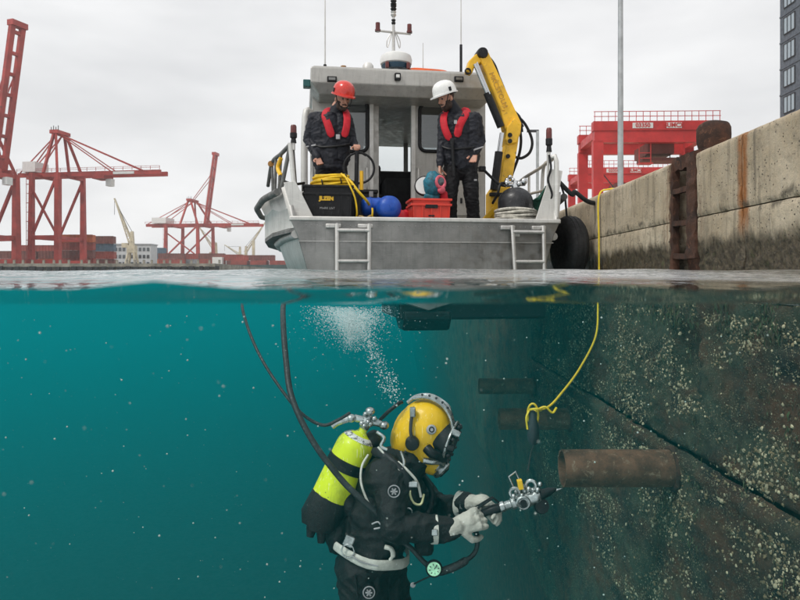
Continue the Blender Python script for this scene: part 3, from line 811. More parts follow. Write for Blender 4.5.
# ------------------------------------------------------------------ damp harbour air
hz = MB().box((0, 345, 58), (900, 720, 150)); n = N('haze'); pv_ = n.n('VolumePrincipled', {'Color': (.93, .95, .97), 'Density': .00030}); n.t.links.new(pv_.outputs[0], n.out.inputs['Volume'])
hz = hz.build('haze', n.mat, None, 0); hz['kind'] = 'stuff'
# ------------------------------------------------------------------ workboat
BO, BYAW = Vector((.32, 8.0, 0)), radians(8)
def BW(x, y, z):
    """boat-local to world"""
    return Vector((BO.x+x*cos(BYAW)-y*sin(BYAW), BO.y+x*sin(BYAW)+y*cos(BYAW), z))
def BL(px, py, s):
    """boat-local point that lies s metres forward of the transom and shows at (px,py)"""
    k = (px-400)/FPX; c, q = cos(BYAW), sin(BYAW)
    lx = (k*(BO.y+s*c) - BO.x + s*q)/(c - k*q); Y = BO.y+lx*q+s*c
    return Vector((lx, s, (HOR-py)/FPX*Y))
def alu(name, a, b, rough=.42, metal=.75, streak=True):
    n = N(name); p = n.coord('Object'); k = n.mix(n.noise(p, 2.3, 6, .65, lo=.3, hi=.7), a, b)
    st = n.noise(n.coord('Object', (9, 9, .7)), 3.0, 5, .7, lo=.5, hi=.75)
    k = n.mix(n.math('MULTIPLY', st, .42), k, tuple(x*.42 for x in a)); sf = n.noise(n.coord('Object', (1.2, 1.2, 9)), 5.0, 7, .75, .8, lo=.56, hi=.64); k = n.mix(n.math('MULTIPLY', sf, .22), k, tuple(min(1, x*1.4) for x in b))
    sc = n.noise(n.coord('Object', (2, 2, 60)), 4.0, 3, .6, lo=.62, hi=.72); k = n.mix(n.math('MULTIPLY', sc, .35), k, tuple(min(1, x*1.5) for x in b))
    gr = n.noise(p, 9, 7, .75, .6, lo=.63, hi=.74); k = n.mix(n.math('MULTIPLY', gr, .28), k, (.16, .145, .12))
    r = n.ramp(n.noise(p, 12, 5), .3, .7, rough-.1, rough+.16)
    return n.bsdf(k, r, metal, n.bump(n.noise(p, 70, 5, .7), .12, .004))
M_ALU = alu('worn_aluminium', (.36, .355, .34), (.50, .495, .475))
M_ALUD = alu('transom_aluminium', (.19, .192, .185), (.30, .30, .288), .38, .8)
M_ALUL = alu('pale_aluminium', (.56, .55, .52), (.70, .69, .66), .5, .35)
M_TUBE = alu('tube_aluminium', (.50, .49, .47), (.66, .65, .62), .4, .6)
M_CABIN = alu('cabin_grey', (.40, .39, .365), (.48, .47, .44), .42, .45)
M_DECK = M_simple('deck_plate', (.16, .16, .155), .7, .2, var=.4, scale=5, bump=.4)
M_FEND = M_simple('rub_rail_rubber', (.15, .15, .145), .8, var=.45, scale=7, bump=.5, bscale=40, wear=(.20, .19, .17))
M_BLK = M_simple('black_plastic', (.008, .0085, .010), .45, spec=.3, var=.3, scale=8, bump=.2, wear=(.05, .05, .052), wear_amt=.5)
M_ORANGE = M_simple('orange_canister', (.75, .12, .02), .5, var=.2)
M_YEL = M_simple('crane_yellow', (.86, .49, .012), .38, var=.16, scale=5, bump=.1, wear=(.35, .19, .03), wear_amt=.35, coat=.25)
M_CHROME = N('chrome_rod').bsdf((.62, .63, .64), .16, 1.0)
n = N('tinted_glass'); gl = n.n('BsdfGlossy', {'Color': (1, 1, 1), 'Roughness': .03}); tr = n.n('BsdfTransparent', {'Color': (.52, .55, .56)})
msx = n.n('MixShader', {0: n.math('ADD', n.n('Fresnel', {'IOR': 1.5}).outputs[0], .06), 1: tr.outputs[0], 2: gl.outputs[0]}); n.t.links.new(msx.outputs[0], n.out.inputs['Surface']); M_TGLASS = n.mat
def pane_glass(name, col, add):
    n = N(name); gl = n.n('BsdfGlossy', {'Color': (1, 1, 1), 'Roughness': .03}); tr = n.n('BsdfTransparent', {'Color': col})
    ms = n.n('MixShader', {0: n.math('ADD', n.n('Fresnel', {'IOR': 1.5}).outputs[0], add), 1: tr.outputs[0], 2: gl.outputs[0]}); n.t.links.new(ms.outputs[0], n.out.inputs['Surface']); return n.mat
M_CGLASS = pane_glass('clear_glass', (.93, .95, .95), .0)
M_REDLAMP = M_simple('lamp_red', (.13, .028, .025), .25, bump=0)
M_BRONZE = M_simple('amber_lamp', (.35, .16, .03), .3, bump=0)

boat = thing('workboat', 'grey aluminium dive workboat with wheelhouse, stern facing the camera, moored by the quay', 'boat', BO, BYAW)
ST = [  # s, half beam top, z top, half beam chine, z chine, z keel
 (0.0, 1.56, .67, 1.36, .06, -.36), (.14, 1.64, 1.04, 1.38, .06, -.37), (1.0, 1.86, 1.04, 1.50, .06, -.40), (2.3, 2.02, 1.05, 1.60, .06, -.43),
 (4.0, 2.05, 1.08, 1.60, .08, -.45), (6.0, 1.85, 1.18, 1.30, .14, -.42), (7.6, 1.35, 1.32, .75, .28, -.32), (8.8, .65, 1.46, .25, .5, .0), (9.4, .06, 1.54, .03, .9, .6)]
DKZ = .575
def section(st):
    s, ht, zt, hc, zc, zk = st
    zm = min(.5, zt-.1); hm = hc+(ht-hc)*((zm-zc)/(zt-zc))*.85
    return [(0, s, zk), (hc, s, zc), (hm, s, zm), (ht, s, zt)]
mb = MB()
for sg in (-1, 1):
    for a, b in zip(ST[:-1], ST[1:]):
        A = [Vector((sg*x, y, z)) for x, y, z in section(a)]; B = [Vector((sg*x, y, z)) for x, y, z in section(b)]
        for i in range(3): mb.add([A[i], A[i+1], B[i+1], B[i]], [(0, 1, 2, 3)])
        # capping and inner bulwark
        ai = Vector((sg*(a[1]-.07), a[0], a[2])); bi = Vector((sg*max(.0, b[1]-.07), b[0], b[2]))
        mb.add([A[3], ai, bi, B[3]], [(0, 1, 2, 3)]); mb.add([ai, Vector((ai.x, ai.y, DKZ-.02)), Vector((bi.x, bi.y, DKZ-.02)), bi], [(0, 1, 2, 3)])
bmx = MB(); bmx.v = mb.v; bmx.f = mb.f; bmx.m = mb.m
me = bmx.mesh('hull', M_ALUL, 30)
bm = bmesh.new(); bm.from_mesh(me); bmesh.ops.remove_doubles(bm, verts=bm.verts, dist=.0005); bmesh.ops.recalc_face_normals(bm, faces=bm.faces); bm.to_mesh(me); bm.free()
hull = obj('hull', me, boat)
# transom plate
S0 = section(ST[0]); tp = [Vector((-x, 0, z)) for x, y, z in S0[::-1]] + [Vector((x, 0, z)) for x, y, z in S0[1:]]
MB().prism(tp, (0, -.006, 0), (0, -.04, 0)).build('transom', M_ALUD, boat, 30, .008)
MB().box((0, .005, .672), (3.13, .13, .05)).build('transom_capping', M_ALUL, boat, 30, .012)
MB().beam((-1.47, -.052, .42), (1.47, -.052, .42), .02, .012).build('weld_seam', M_ALU, boat)
mb = MB()
for k in range(46):
    x = -1.38+2.76*k/45; mb.ball((x, -.048, .60), .006, 6, 4)
mb.build('rivet_row', M_ALU, boat)
# deck
dk_ = [Vector((st[1]-.07, st[0], 0)) for st in ST]; dk_ = [Vector((max(0.01, v.x), v.y, 0)) for v in dk_]
MB().prism([Vector((-v.x, v.y, 0)) for v in dk_] + dk_[::-1], (0, 0, DKZ-.05), (0, 0, DKZ)).build('deck', M_DECK, boat, 0)
# rub rails
def side_line(f, sg, s0=0, s1=9.3, n=40):
    r = []
    for i in range(n+1):
        s = s0+(s1-s0)*i/n
        for a, b in zip(ST[:-1], ST[1:]):
            if a[0] <= s <= b[0]+1e-6:
                t = (s-a[0])/(b[0]-a[0]); A = section(a); B = section(b); q = [Vector(A[k]).lerp(Vector(B[k]), t) for k in range(4)]
                p = f(q); r.append(Vector((sg*p.x, p.y, p.z))); break
    return r
for sg in (-1, 1):
    MB().tube(side_line(lambda q: q[3]+Vector((.045, 0, -.05)), sg, .2), .042, 12).build('rub_rail', M_FEND, boat, 60)
    MB().tube(side_line(lambda q: q[2]+Vector((.015, 0, 0)), sg, .0, 8.4), .048, 10).build('chine_strake', M_ALU, boat, 60)
# bulwark end plates at the quarters
for sg in (-1, 1):
    pts = [Vector((sg*x, 0, z)) for x, z in ((1.53, .70), (1.30, .70), (1.50, 1.30 if sg > 0 else 1.10), (1.63, 1.28 if sg > 0 else 1.08))]
    MB().prism(pts, (0, .06, 0), (0, .085, 0)).build('quarter_plate', M_ALUL, boat, 0, .004)
# skeg and propeller guard under the stern
MB().prism([Vector((0, y, z)) for y, z in ((.0, -.36), (.0, -.46), (.12, -.60), (.5, -.60), (.9, -.40))], (-.28, 0, 0), (.28, 0, 0)).build('skeg', M_BLK, boat, 0, .03)
MB().box((.55, .95, -.34), (1.75, 1.8, .26)).build('keel_plate', M_BLK, boat, 0, .03)

def swim_ladder(xa, xb, ztop, slant):
    t = MB().tube([(xa, -.02, ztop), (xa, -.12, ztop), (xa+slant, -.13, -.25)], .024, 10).build('boarding_ladder', M_TUBE, boat, 50)
    MB().tube([(xb, -.02, ztop), (xb, -.12, ztop), (xb+slant*.3, -.13, -.25)], .024, 10).build('ladder_stile', M_TUBE, t, 50)
    for k in range(3):
        f = [.13, .86, 1.4][k]; a = Vector((xa, -.12, ztop)).lerp(Vector((xa+slant, -.13, -.25)), f*.55); b = Vector((xb, -.12, ztop)).lerp(Vector((xb+slant*.3, -.13, -.25)), f*.55)
        MB().tube([a, b], .022, 10).build('rung', M_TUBE, t, 50)
    for x in (xa, xb): MB().box((x-.04, -.06, ztop-.01), (.17, .06, .05)).build('bracket', M_TUBE, t, 30, .01)
a, b = BL(337, 226, -.1), BL(369, 226, -.1); swim_ladder(a.x, b.x, .60, .0)
a, b = BL(512, 228, -.1), BL(543, 228, -.1); swim_ladder(a.x, b.x, .60, .05)

# wheelhouse ------------------------------------------------------
CY0, CY1, CH, CZ = 2.2, 5.0, 1.25, 2.72
def panel(y, x0, x1, z0, z1, holes, th, axis='y'):
    """flat wall with rectangular openings, thickness th"""
    xs = sorted({x0, x1, *[h[0] for h in holes], *[h[1] for h in holes]}); zs = sorted({z0, z1, *[h[2] for h in holes], *[h[3] for h in holes]})
    solid = lambda i, j: 0 <= i < len(xs)-1 and 0 <= j < len(zs)-1 and not any(h[0]-1e-6 <= xs[i] and xs[i+1] <= h[1]+1e-6 and h[2]-1e-6 <= zs[j] and zs[j+1] <= h[3]+1e-6 for h in holes)
    mb = MB(); pt = (lambda x, d, z: (x, y+d, z)) if axis == 'y' else (lambda x, d, z: (y+d, x, z))
    for i in range(len(xs)-1):
        for j in range(len(zs)-1):
            if not solid(i, j): continue
            a, b, c, d = xs[i], xs[i+1], zs[j], zs[j+1]
            mb.add([pt(a,0,c), pt(b,0,c), pt(b,0,d), pt(a,0,d)], [(0,1,2,3)]); mb.add([pt(a,th,c), pt(b,th,c), pt(b,th,d), pt(a,th,d)], [(3,2,1,0)])
            for (di, dj, p, q) in ((-1,0,(a,c),(a,d)), (1,0,(b,c),(b,d)), (0,-1,(a,c),(b,c)), (0,1,(a,d),(b,d))):
                if not solid(i+di, j+dj): mb.add([pt(p[0],0,p[1]), pt(q[0],0,q[1]), pt(q[0],th,q[1]), pt(p[0],th,p[1])], [(0,1,2,3)])
    return mb
def rrect(x0, x1, z0, z1, r, n=5):
    pts = []
    for cx, cz, a0 in ((x1-r, z1-r, 0), (x0+r, z1-r, pi/2), (x0+r, z0+r, pi), (x1-r, z0+r, 1.5*pi)):
        for k in range(n+1): a = a0+pi/2*k/n; pts.append((cx+r*cos(a), cz+r*sin(a)))
    return pts
cab = MB()
DX0, DX1, DZ1 = BL(373.5, 0, CY0).x, BL(411, 0, CY0).x, BL(390, 104, CY0).z
wR = (BL(421, 0, CY0).x, BL(446, 0, CY0).x, BL(430, 150, CY0).z, BL(430, 106, CY0).z)
wL = (BL(341, 0, CY0).x, BL(366, 0, CY0).x, BL(350, 150, CY0).z, BL(350, 102, CY0).z)
cw = panel(CY0, -CH, CH, DKZ, CZ, [(DX0, DX1, DKZ, DZ1), wR, wL], .05).build('rear_wall', M_CABIN, boat, 0)
for wn in (wL, wR):
    pts = rrect(wn[0]-.02, wn[1]+.02, wn[2]-.02, wn[3]+.02, .09)
    f = MB().tube([Vector((x, CY0-.012, z)) for x, z in pts], .026, 8, closed=True).build('cabin_window', M_BLK, boat, 60)
    MB().box(((wn[0]+wn[1])/2, CY0+.02, (wn[2]+wn[3])/2), (wn[1]-wn[0]-.004, .012, wn[3]-wn[2]-.004)).build('pane', M_TGLASS, f, 0)
mb = MB()
for x in (DX0-.03, DX1+.03): mb.box((x, CY0-.012, (DKZ+DZ1)/2), (.06, .05, DZ1-DKZ+.03))
mb.box(((DX0+DX1)/2, CY0-.013, DZ1+.03), (DX1-DX0+.12, .052, .06)); mb.build('door_frame', M_ALUL, boat, 0, .006)
for sg in (-1, 1):
    h = [(CY0+.4, CY0+1.35, 1.65, 2.45), (CY0+1.5, CY0+2.5, 1.65, 2.45)]
    w_ = panel(sg*CH-.025, CY0+.052, CY1, DKZ, CZ, h, .05, 'x').build('side_wall', M_CABIN, boat, 0)
    for q in h: MB().box((sg*CH, (q[0]+q[1])/2, (q[2]+q[3])/2), (.012, q[1]-q[0]-.004, q[3]-q[2]-.004)).build('pane', M_CGLASS, w_, 0)
h = [(-1.05, -.38, 2.0, 2.60), (-.30, .45, 2.0, 2.60), (.53, 1.08, 2.0, 2.60)]
w_ = panel(CY1, -CH, CH, DKZ, CZ, h, .05).build('front_wall', M_CABIN, boat, 0)
for q in h: MB().box(((q[0]+q[1])/2, CY1+.02, (q[2]+q[3])/2), (q[1]-q[0]-.004, .012, q[3]-q[2]-.004)).build('pane', M_CGLASS, w_, 0)
# roof with sloped fascia
RZ0, RZ1 = BL(390, 94, 1.65).z, BL(390, 69.5, 1.65).z
rf = MB(); a_ = 1.31
base = [(-a_+.12, 1.72), (a_-.12, 1.72), (a_-.12, 5.35), (-a_+.12, 5.35)]; mid = [(-a_, 1.62), (a_, 1.62), (a_, 5.5), (-a_, 5.5)]; tp = [(-a_+.05, 1.66), (a_-.05, 1.66), (a_-.05, 5.42), (-a_+.05, 5.42)]
vs = [(x, y, RZ0-.02) for x, y in base] + [(x, y, RZ0+.12) for x, y in mid] + [(x, y, RZ1-.02) for x, y in mid] + [(x, y, RZ1+.015) for x, y in tp]
fs = [(3, 2, 1, 0), (12, 13, 14, 15)] + [(l*4+i, l*4+(i+1) % 4, (l+1)*4+(i+1) % 4, (l+1)*4+i) for l in range(3) for i in range(4)]
roof = rf.add(vs, fs).build('roof', M_CABIN, boat, 0, .012)
for px, w_ in ((332, 9), (459, 9)):
    p = BL(px, 79, 1.6); t = MB().box((p.x, 1.607, p.z), (.13, .04, .075)).build('vent_box', M_BLK, roof, 0, .01)
    MB().box((p.x, 1.582, p.z), (.09, .012, .035)).build('vent_grille', M_ALUD, roof, 0)
p = BL(397.5, 77, 1.6); MB().box((p.x, 1.59, p.z), (.085, .06, .10)).build('spot_lamp', M_BLK, roof, 0, .012)
MB().box((p.x, 1.555, p.z), (.05, .015, .045)).build('lamp_lens', M_WHITE, roof, 0, .006)
p = BL(397, 90, 1.75); MB().box((p.x, 1.75, p.z), (.14, .08, .09)).build('work_lamp', M_ALUL, roof, 0, .012)
p = BL(311, 81, 1.9); MB().box((-a_-.05, 1.9, RZ0+.16), (.1, .14, .10)).build('side_light', M_simple('green_lens', (.01, .12, .12), .3, bump=0), roof, 0, .01)
# radome
def roof_pt(px, s, py=69.5):
    q = BL(px, py, s); q.z = max(q.z, RZ1+.016); return q
p = roof_pt(396, 2.1, 70.5)
MB().lathe([(.10, 0), (.10, p.z-RZ1), (.001, p.z-RZ1)], (p.x, 2.1, RZ1), n=16).build('radome_pedestal', M_ALUL, boat)
rd = MB().lathe([(.001, .235), (.17, .23), (.215, .20), (.232, .14), (.225, .085), (.20, .07)], (p.x, 2.1, p.z), n=28).build('radome', M_WHITE, boat)
MB().lathe([(.20, .075), (.215, .055), (.19, .0), (.001, .0)], (p.x, 2.1, p.z), n=28).build('radome_base', M_simple('navy', (.02, .06, .10), .4, bump=0), rd)
for sx in (-1, 1): MB().box((p.x+sx*.15, 1.93, p.z+.02), (.05, .06, .09)).build('radome_foot', M_REDLAMP, rd, 0, .01)
# mast with crossbar and lamps
p = BL(393.5, 60, 2.9); mz = BL(393.5, 32, 2.9).z
mast = MB().tube([(p.x, 2.9, RZ1), (p.x, 2.9, BL(393, 12, 2.9).z)], [.03, .02], 10).build('mast', M_TUBE, boat)
MB().tube([(p.x-.27, 2.9, mz+.01), (p.x+.27, 2.9, mz-.02)], .018, 8).build('crossbar', M_TUBE, mast)
for x in (-.245, .25): MB().lathe([(.001, .12), (.035, .12), (.036, .02), (.045, .015), (.045, -.015), (.001, -.015)], (p.x+x, 2.9, mz+.01), n=12).build('mast_lamp', M_REDLAMP, mast)
for z, r in ((8, .05), (14, .045), (22, .035), (3, .05), (-4, .04)):
    MB().lathe([(.001, .05), (r, .05), (r*.7, .02), (r, 0), (r*.6, -.03), (.001, -.03)], (p.x, 2.9, BL(393, z+1, 2.9).z), n=12).build('mast_fitting', M_BLK if z != 14 else M_TUBE, mast)
for sx in (-1, 1): MB().tube(spline([(p.x+sx*.02, 2.9, BL(0, 11, 2.9).z), (p.x+sx*.10, 2.9, BL(0, 22, 2.9).z), (p.x+sx*.09, 2.9, BL(0, 29, 2.9).z), (p.x+sx*.02, 2.9, mz)], 6), .009, 6).build('signal_cable', M_TUBE, mast)
def whip(px, s, ytop, r, base):
    q = BL(px, 69, s); t = MB().tube([(q.x, s, RZ1), (q.x, s, BL(px, ytop, s).z)], [r, r*.5], 8).build('antenna', M_TUBE, boat)
    MB().tube([(q.x, s, RZ1), (q.x, s, RZ1+base)], r*2.0, 8).build('antenna_base', M_BLK, t)
    return q
whip(325, 1.75, -60, .011, .06); whip(461, 1.75, -60, .010, .42); whip(423, 2.2, 43, .010, .03)
q = BL(343.5, 69, 2.1); t = MB().tube([(q.x, 2.1, RZ1), (q.x, 2.1, BL(0, 58, 2.1).z)], .012, 8).build('lamp_pole', M_TUBE, boat)
MB().lathe([(.001, .09), (.04, .085), (.042, .03), (.034, 0), (.001, 0)], (q.x, 2.1, BL(0, 58, 2.1).z), n=12).build('lamp_head', M_BRONZE, t)
q = roof_pt(368, 1.75); MB().lathe([(.001, .09), (.05, .085), (.075, .05), (.08, .0), (.08, -.05), (.001, -.05)], (q.x, 1.75, q.z), n=16).build('roof_light', M_ALUL, boat)
for a, b in ((350, 363), (410, 448)):
    A, B = roof_pt(a, 1.95), roof_pt(b, 1.95); Z = A.z-.02; MB().tube(spline([(A.x, 1.95, RZ1+.02), (A.x+.03, 1.95, Z), ((A.x+B.x)/2, 1.95, Z), (B.x-.05, 1.95, Z-.015), (B.x, 1.95, RZ1+.02)], 5), .045, 8).build('rescue_tube', M_ORANGE, boat)
# interior
M_INT = M_simple('interior_dark', (.018, .019, .021), .7, var=.3)
MB().box((0, CY1-.45, 1.28), (2.3, .7, 1.18)).build('dashboard', M_INT, boat, 0, .03)
t = MB().box((-.33, 3.6, 1.32), (.46, .48, .12)).build('helm_seat', M_INT, boat, 0, .04)
MB().box((-.33, 3.86, 1.64), (.44, .12, .56)).build('seat_back', M_INT, t, 0, .05)
MB().box((-.30, 3.90, 2.02), (.22, .09, .18)).build('head_rest', M_INT, t, 0, .04)
MB().tube([(-.33, 3.6, DKZ), (-.33, 3.6, 1.28)], .06, 10).build('seat_post', M_ALUD, t)
t = MB().box((.25, 3.75, 1.1), (.7, .9, 1.05)).build('cabin_locker', M_INT, boat, 0, .02)
MB().box((-.33, 2.9, 2.62), (.5, .5, .12)).build('overhead_panel', M_INT, boat, 0, .02)
MB().box((-.62, 2.6, 1.42), (.2, .3, .3)).build('instrument_box', M_INT, boat, 0, .02)
MB().ball((-.55, 2.5, 1.55), (.05, .05, .06)).build('red_handset', M_REDLAMP, boat)
MB().box((-.25, 2.6, .80), (.38, .30, .40)).build('red_lidded_box', M_simple('red_lid', (.5, .03, .03), .5, bump=0), boat, 0, .02)
# grab rail on the cabin corner
q = BL(317, 120, 2.1); MB().tube(spline([(-CH-.02, 2.25, 2.35), (-CH-.13, 2.2, 2.3), (-CH-.13, 2.2, .95), (-CH-.02, 2.25, .9)], 5), .05, 10).build('grab_rail', M_ALUL, boat)

# quarter rails: left
def rail(pts, r, mat=M_TUBE, name='guard_rail', par=boat): return MB().tube(pts, r, 9).build(name, mat, par, 60)
tl = rail([BL(297, 219, .1), BL(290, 143, .12)], .027, M_ALUL)
rail([BL(281, 190, .25), BL(290, 146, .14)], .024, M_FEND, 'rail_post', tl)
rail([BL(297, 205, .35), BL(293, 150, .2)], .02, M_FEND, 'rail_post', tl)
top = [BL(290, 145, .12), BL(281, 154, .9), BL(272, 163, 2.0), BL(268, 186, 2.4)]
rail(spline(top, 5), .026, M_FEND, 'top_rail', tl)
for a in ((272, 163, 2.0, 273, 196), (281, 154, .9, 279, 190), (276, 159, 1.5, 275, 193)):
    rail([BL(a[0], a[1], a[2]), BL(a[3], a[4], a[2])], .02, M_FEND, 'rail_post', tl)
rail(spline([BL(280, 176, .6), BL(286, 182, .4), BL(296, 184, .3), BL(304, 183, .5)], 5), .016, M_BLK, 'lashing', tl)
rail(spline([BL(281, 158, .85), BL(278, 168, .9), BL(281, 176, .8)], 5), .028, M_YEL, 'yellow_strap', tl)
MB().lathe([(.001, .04), (.04, .035), (.045, 0), (.04, -.03), (.001, -.04)], BL(271, 164, 1.9), (0, -1, 0), 12).build('brass_knob', M_BRONZE, tl)
def stern_lamp(px, y0, y1, s, post_y, par):
    q = BL(px, y0, s); z1 = BL(px, y1, s).z; H = q.z-z1
    t = MB().tube([(q.x, s, BL(px, post_y, s).z), (q.x, s, z1)], .02, 8).build('lamp_stalk', M_TUBE, par)
    MB().lathe([(.001, H), (.026, H), (.034, H*.92), (.035, H*.55), (.001, H*.55)], (q.x, s, z1), n=14).build('lamp_lens', M_REDLAMP, t)
    MB().lathe([(.001, H*.55), (.040, H*.55), (.040, H*.3), (.026, H*.25), (.034, 0), (.001, 0)], (q.x, s, z1), n=14).build('lamp_housing', M_BLK, t)
stern_lamp(293.5, 125, 143, .12, 150, tl)
# right
tr_ = rail([BL(556.5, 220, .05), BL(556.5, 162, .06), BL(555, 156, .06), BL(551, 158, .1)], .03, M_ALUL)
rail(spline([BL(555, 157, .06), BL(540, 168, .8), BL(524, 178, 1.6), BL(515, 186, 2.2)], 5), .022, M_TUBE, 'top_rail', tr_)
rail(spline([BL(552, 160, .3), BL(544, 166, .6), BL(542, 190, .7), BL(541, 219, .7)], 5), .022, M_TUBE, 'rail_post', tr_)
rail([BL(548, 152, .1), BL(548, 185, .1)], .016, M_TUBE, 'rail_post', tr_)
rail([BL(529, 176, 1.4), BL(529, 205, 1.4)], .018, M_TUBE, 'rail_post', tr_)
rail(spline([BL(552, 182, .2), BL(544, 190, .5), BL(530, 194, 1.0), BL(518, 200, 1.5)], 5), .018, M_TUBE, 'mid_rail', tr_)
stern_lamp(549, 128, 152, .1, 160, tr_)
rail(spline([BL(549, 155, .08), BL(551, 168, .05), BL(548, 180, .06), BL(552, 195, .06), BL(546, 205, .1)], 5), .013, M_BLK, 'hanging_line', tr_)
M_NET = M_simple('green_net', (.012, .085, .055), .8, var=.5, scale=12)
nt_ = MB()
for k in range(15):
    x0 = 531+k*1.2; nt_.tube(spline([BL(546-k*.4, 186+k*.9, .35), BL(540-k*.5+2*sin(k), 203, .4), BL(532+k, 219, .45)], 4), .011, 5)
nt_ = nt_.build('cargo_net', M_NET); nt_.location = BO; nt_.rotation_euler = (0, 0, BYAW); tag(nt_, 'bundle of green netting hung inside the starboard quarter rail', 'net')

# yellow knuckle-boom crane ---------------------------------------
CS = 1.25
kc = thing('knuckle_boom_crane', 'yellow hydraulic knuckle-boom deck crane beside the wheelhouse', 'deck crane', BO, BYAW)
def bp(px, py, ds=0): return BL(px, py, CS+ds)
UPY = Vector((0, 1, 0))
MB().prism([bp(x, y) for x, y in ((486, 224), (488, 214), (488, 194), (492, 188), (505, 188), (505, 204), (503, 224))], (0, -.13, 0), (0, .13, 0)).build('pedestal', M_YEL, kc, 0, .015)
MB().box(bp(495, 196)+Vector((0, -.16, 0)), (.24, .05, .05)).build('slew_bracket', M_BLK, kc, 0, .008)
MB().prism([bp(x, y) for x, y in ((477, 222), (489, 208), (491, 214), (480, 224))], (0, -.22, 0), (0, -.15, 0)).build('outrigger_leg', M_YEL, kc, 0, .01)
MB().prism([bp(x, y) for x, y in ((496, 204), (500, 168), (506, 138), (517, 138), (511, 176), (505, 206))], (0, -.10, 0), (0, .10, 0)).build('main_arm', M_YEL, kc, 0, .015)
kn = MB().prism([bp(x, y) for x, y in ((503, 141), (504, 129), (512, 119), (519, 126), (518, 135), (514, 145), (505, 147))], (0, -.125, 0), (0, .125, 0)).build('knuckle', M_YEL, kc, 0, .02)
for x, y in ((507, 137), (507, 143), (505, 158)): MB().lathe([(.001, .012), (.03, .012), (.03, 0)], bp(x, y)+Vector((0, -.13, 0)), (0, -1, 0), 12).build('pivot_pin', M_BLK, kn)
bmn = MB().prism([bp(x, y) for x, y in ((503, 131), (499, 112), (477, 57), (481, 51), (487, 54), (520, 125), (516, 132))], (0, -.085, 0), (0, .085, 0)).build('boom', M_YEL, kc, 0, .015)
MB().prism([bp(x, y) for x, y in ((503.2, 112), (499.9, 112), (478.5, 59), (482, 57))], (0, -.0865, 0), (0, -.094, 0)).build('boom_side_plate', M_YEL, bmn, 0, .004)
ang = atan2(-(112-58), (500-481)); d0, d1 = bp(486, 66), bp(508, 118)
tm = text_mesh('MKCSTOLM', .095, M_simple('boom_print', (.46, .26, .05), .6, bump=0), .001, .0); dv = (d1-d0); o = obj('lettering', tm, bmn, (d0+d1)/2+Vector((-.01, -.0985, 0)), (radians(90), -atan2(dv.z, dv.x), 0))
MB().lathe([(.001, .0), (.065, 0), (.075, .03), (.075, .21), (.065, .24), (.001, .24)], bp(481, 55)+Vector((0, -.12, 0)), (0, 1, 0), 18).build('boom_head', M_BLK, kc)
MB().prism([bp(x, y) for x, y in ((480, 53), (474, 56), (468, 62), (465, 73), (471, 75), (474, 67), (482, 63))], (0, -.07, 0), (0, .07, 0)).build('jib_tip', M_YEL, kc, 0, .015)
MB().torus(bp(466.5, 73)+Vector((0, -.08, 0)), .035, .012, (0, 1, 0), 14, 6).build('hook_eye', M_BLK, kc)
cyl = MB().tube([bp(487, 93, -.11), bp(501, 127, -.11)], .052, 12).build('boom_cylinder', M_BLK, kc)
for dx in (0,): MB().tube([bp(475, 64, -.11), bp(488, 95, -.11)], .028, 10).build('piston_rod', M_CHROME, cyl)
MB().tube([bp(477, 62, -.16), bp(490, 94, -.16)], .008, 6).build('grease_line', M_CHROME, cyl)
cyl = MB().tube([bp(494, 190, -.16), bp(499, 152, -.16)], .055, 12).build('arm_cylinder', M_BLK, kc)
MB().tube([bp(499, 153, -.16), bp(502, 133, -.16)], .03, 10).build('piston_rod', M_CHROME, cyl)
for k, pts in enumerate((((484, 52), (494, 64), (500, 80), (508, 100), (515, 113), (523, 127)), ((514, 113), (525, 124), (532, 140), (530, 152), (522, 158), (515, 157)), ((519, 122), (521, 140), (519, 155), (513, 172), (508, 186)),
                         ((495, 68), (502, 84), (512, 108), (520, 118), (522, 132)))):
    MB().tube(spline([bp(x, y, -.02+.05*k) for x, y in pts], 6), .02, 8).build('hydraulic_hose', M_BLK, kc, 60)
rail(spline([BL(482, 168, .9), BL(490, 176, .8), BL(499, 184, .75), BL(506, 186, .8)], 5), .018, M_BLK, 'control_hose', kc)
MB().box(BL(482, 169, .9), (.09, .08, .07)).build('hose_coupling', M_BLK, kc, 0, .015)
mb = MB(); 
for k in range(5): mb.ball(BL(506+3*(k % 3)+1, 183-3*(k//2), .9), .03, 8, 6)
mb.build('valve_block', M_CHROME, kc)

# tyre fender between boat and quay
tf = thing('tyre_fender', 'black tyre fender squeezed between boat quarter and concrete quay', 'tyre', BW(1.93, .62, .40), BYAW+radians(2))
MB().lathe([(.20, -.10), (.28, -.12), (.35, -.115), (.385, -.08), (.395, -.03), (.395, .03), (.385, .08), (.35, .115), (.28, .12), (.20, .10), (.19, 0), (.20, -.10)], (0, 0, 0), (1, 0, 0), 40).build('tyre', M_RUBBER, tf, 50)
for x in (-.05, 0, .05): MB().torus((x, 0, 0), .392 if x else .396, .006, (1, 0, 0), 44, 6).build('tread_rib', M_RUBBER, tf)
MB().tube([(-.02, 0, .28), (-.06, -.02, .62), (-.14, -.02, .86)], .014, 8).build('hanging_rope', M_BLK, tf)

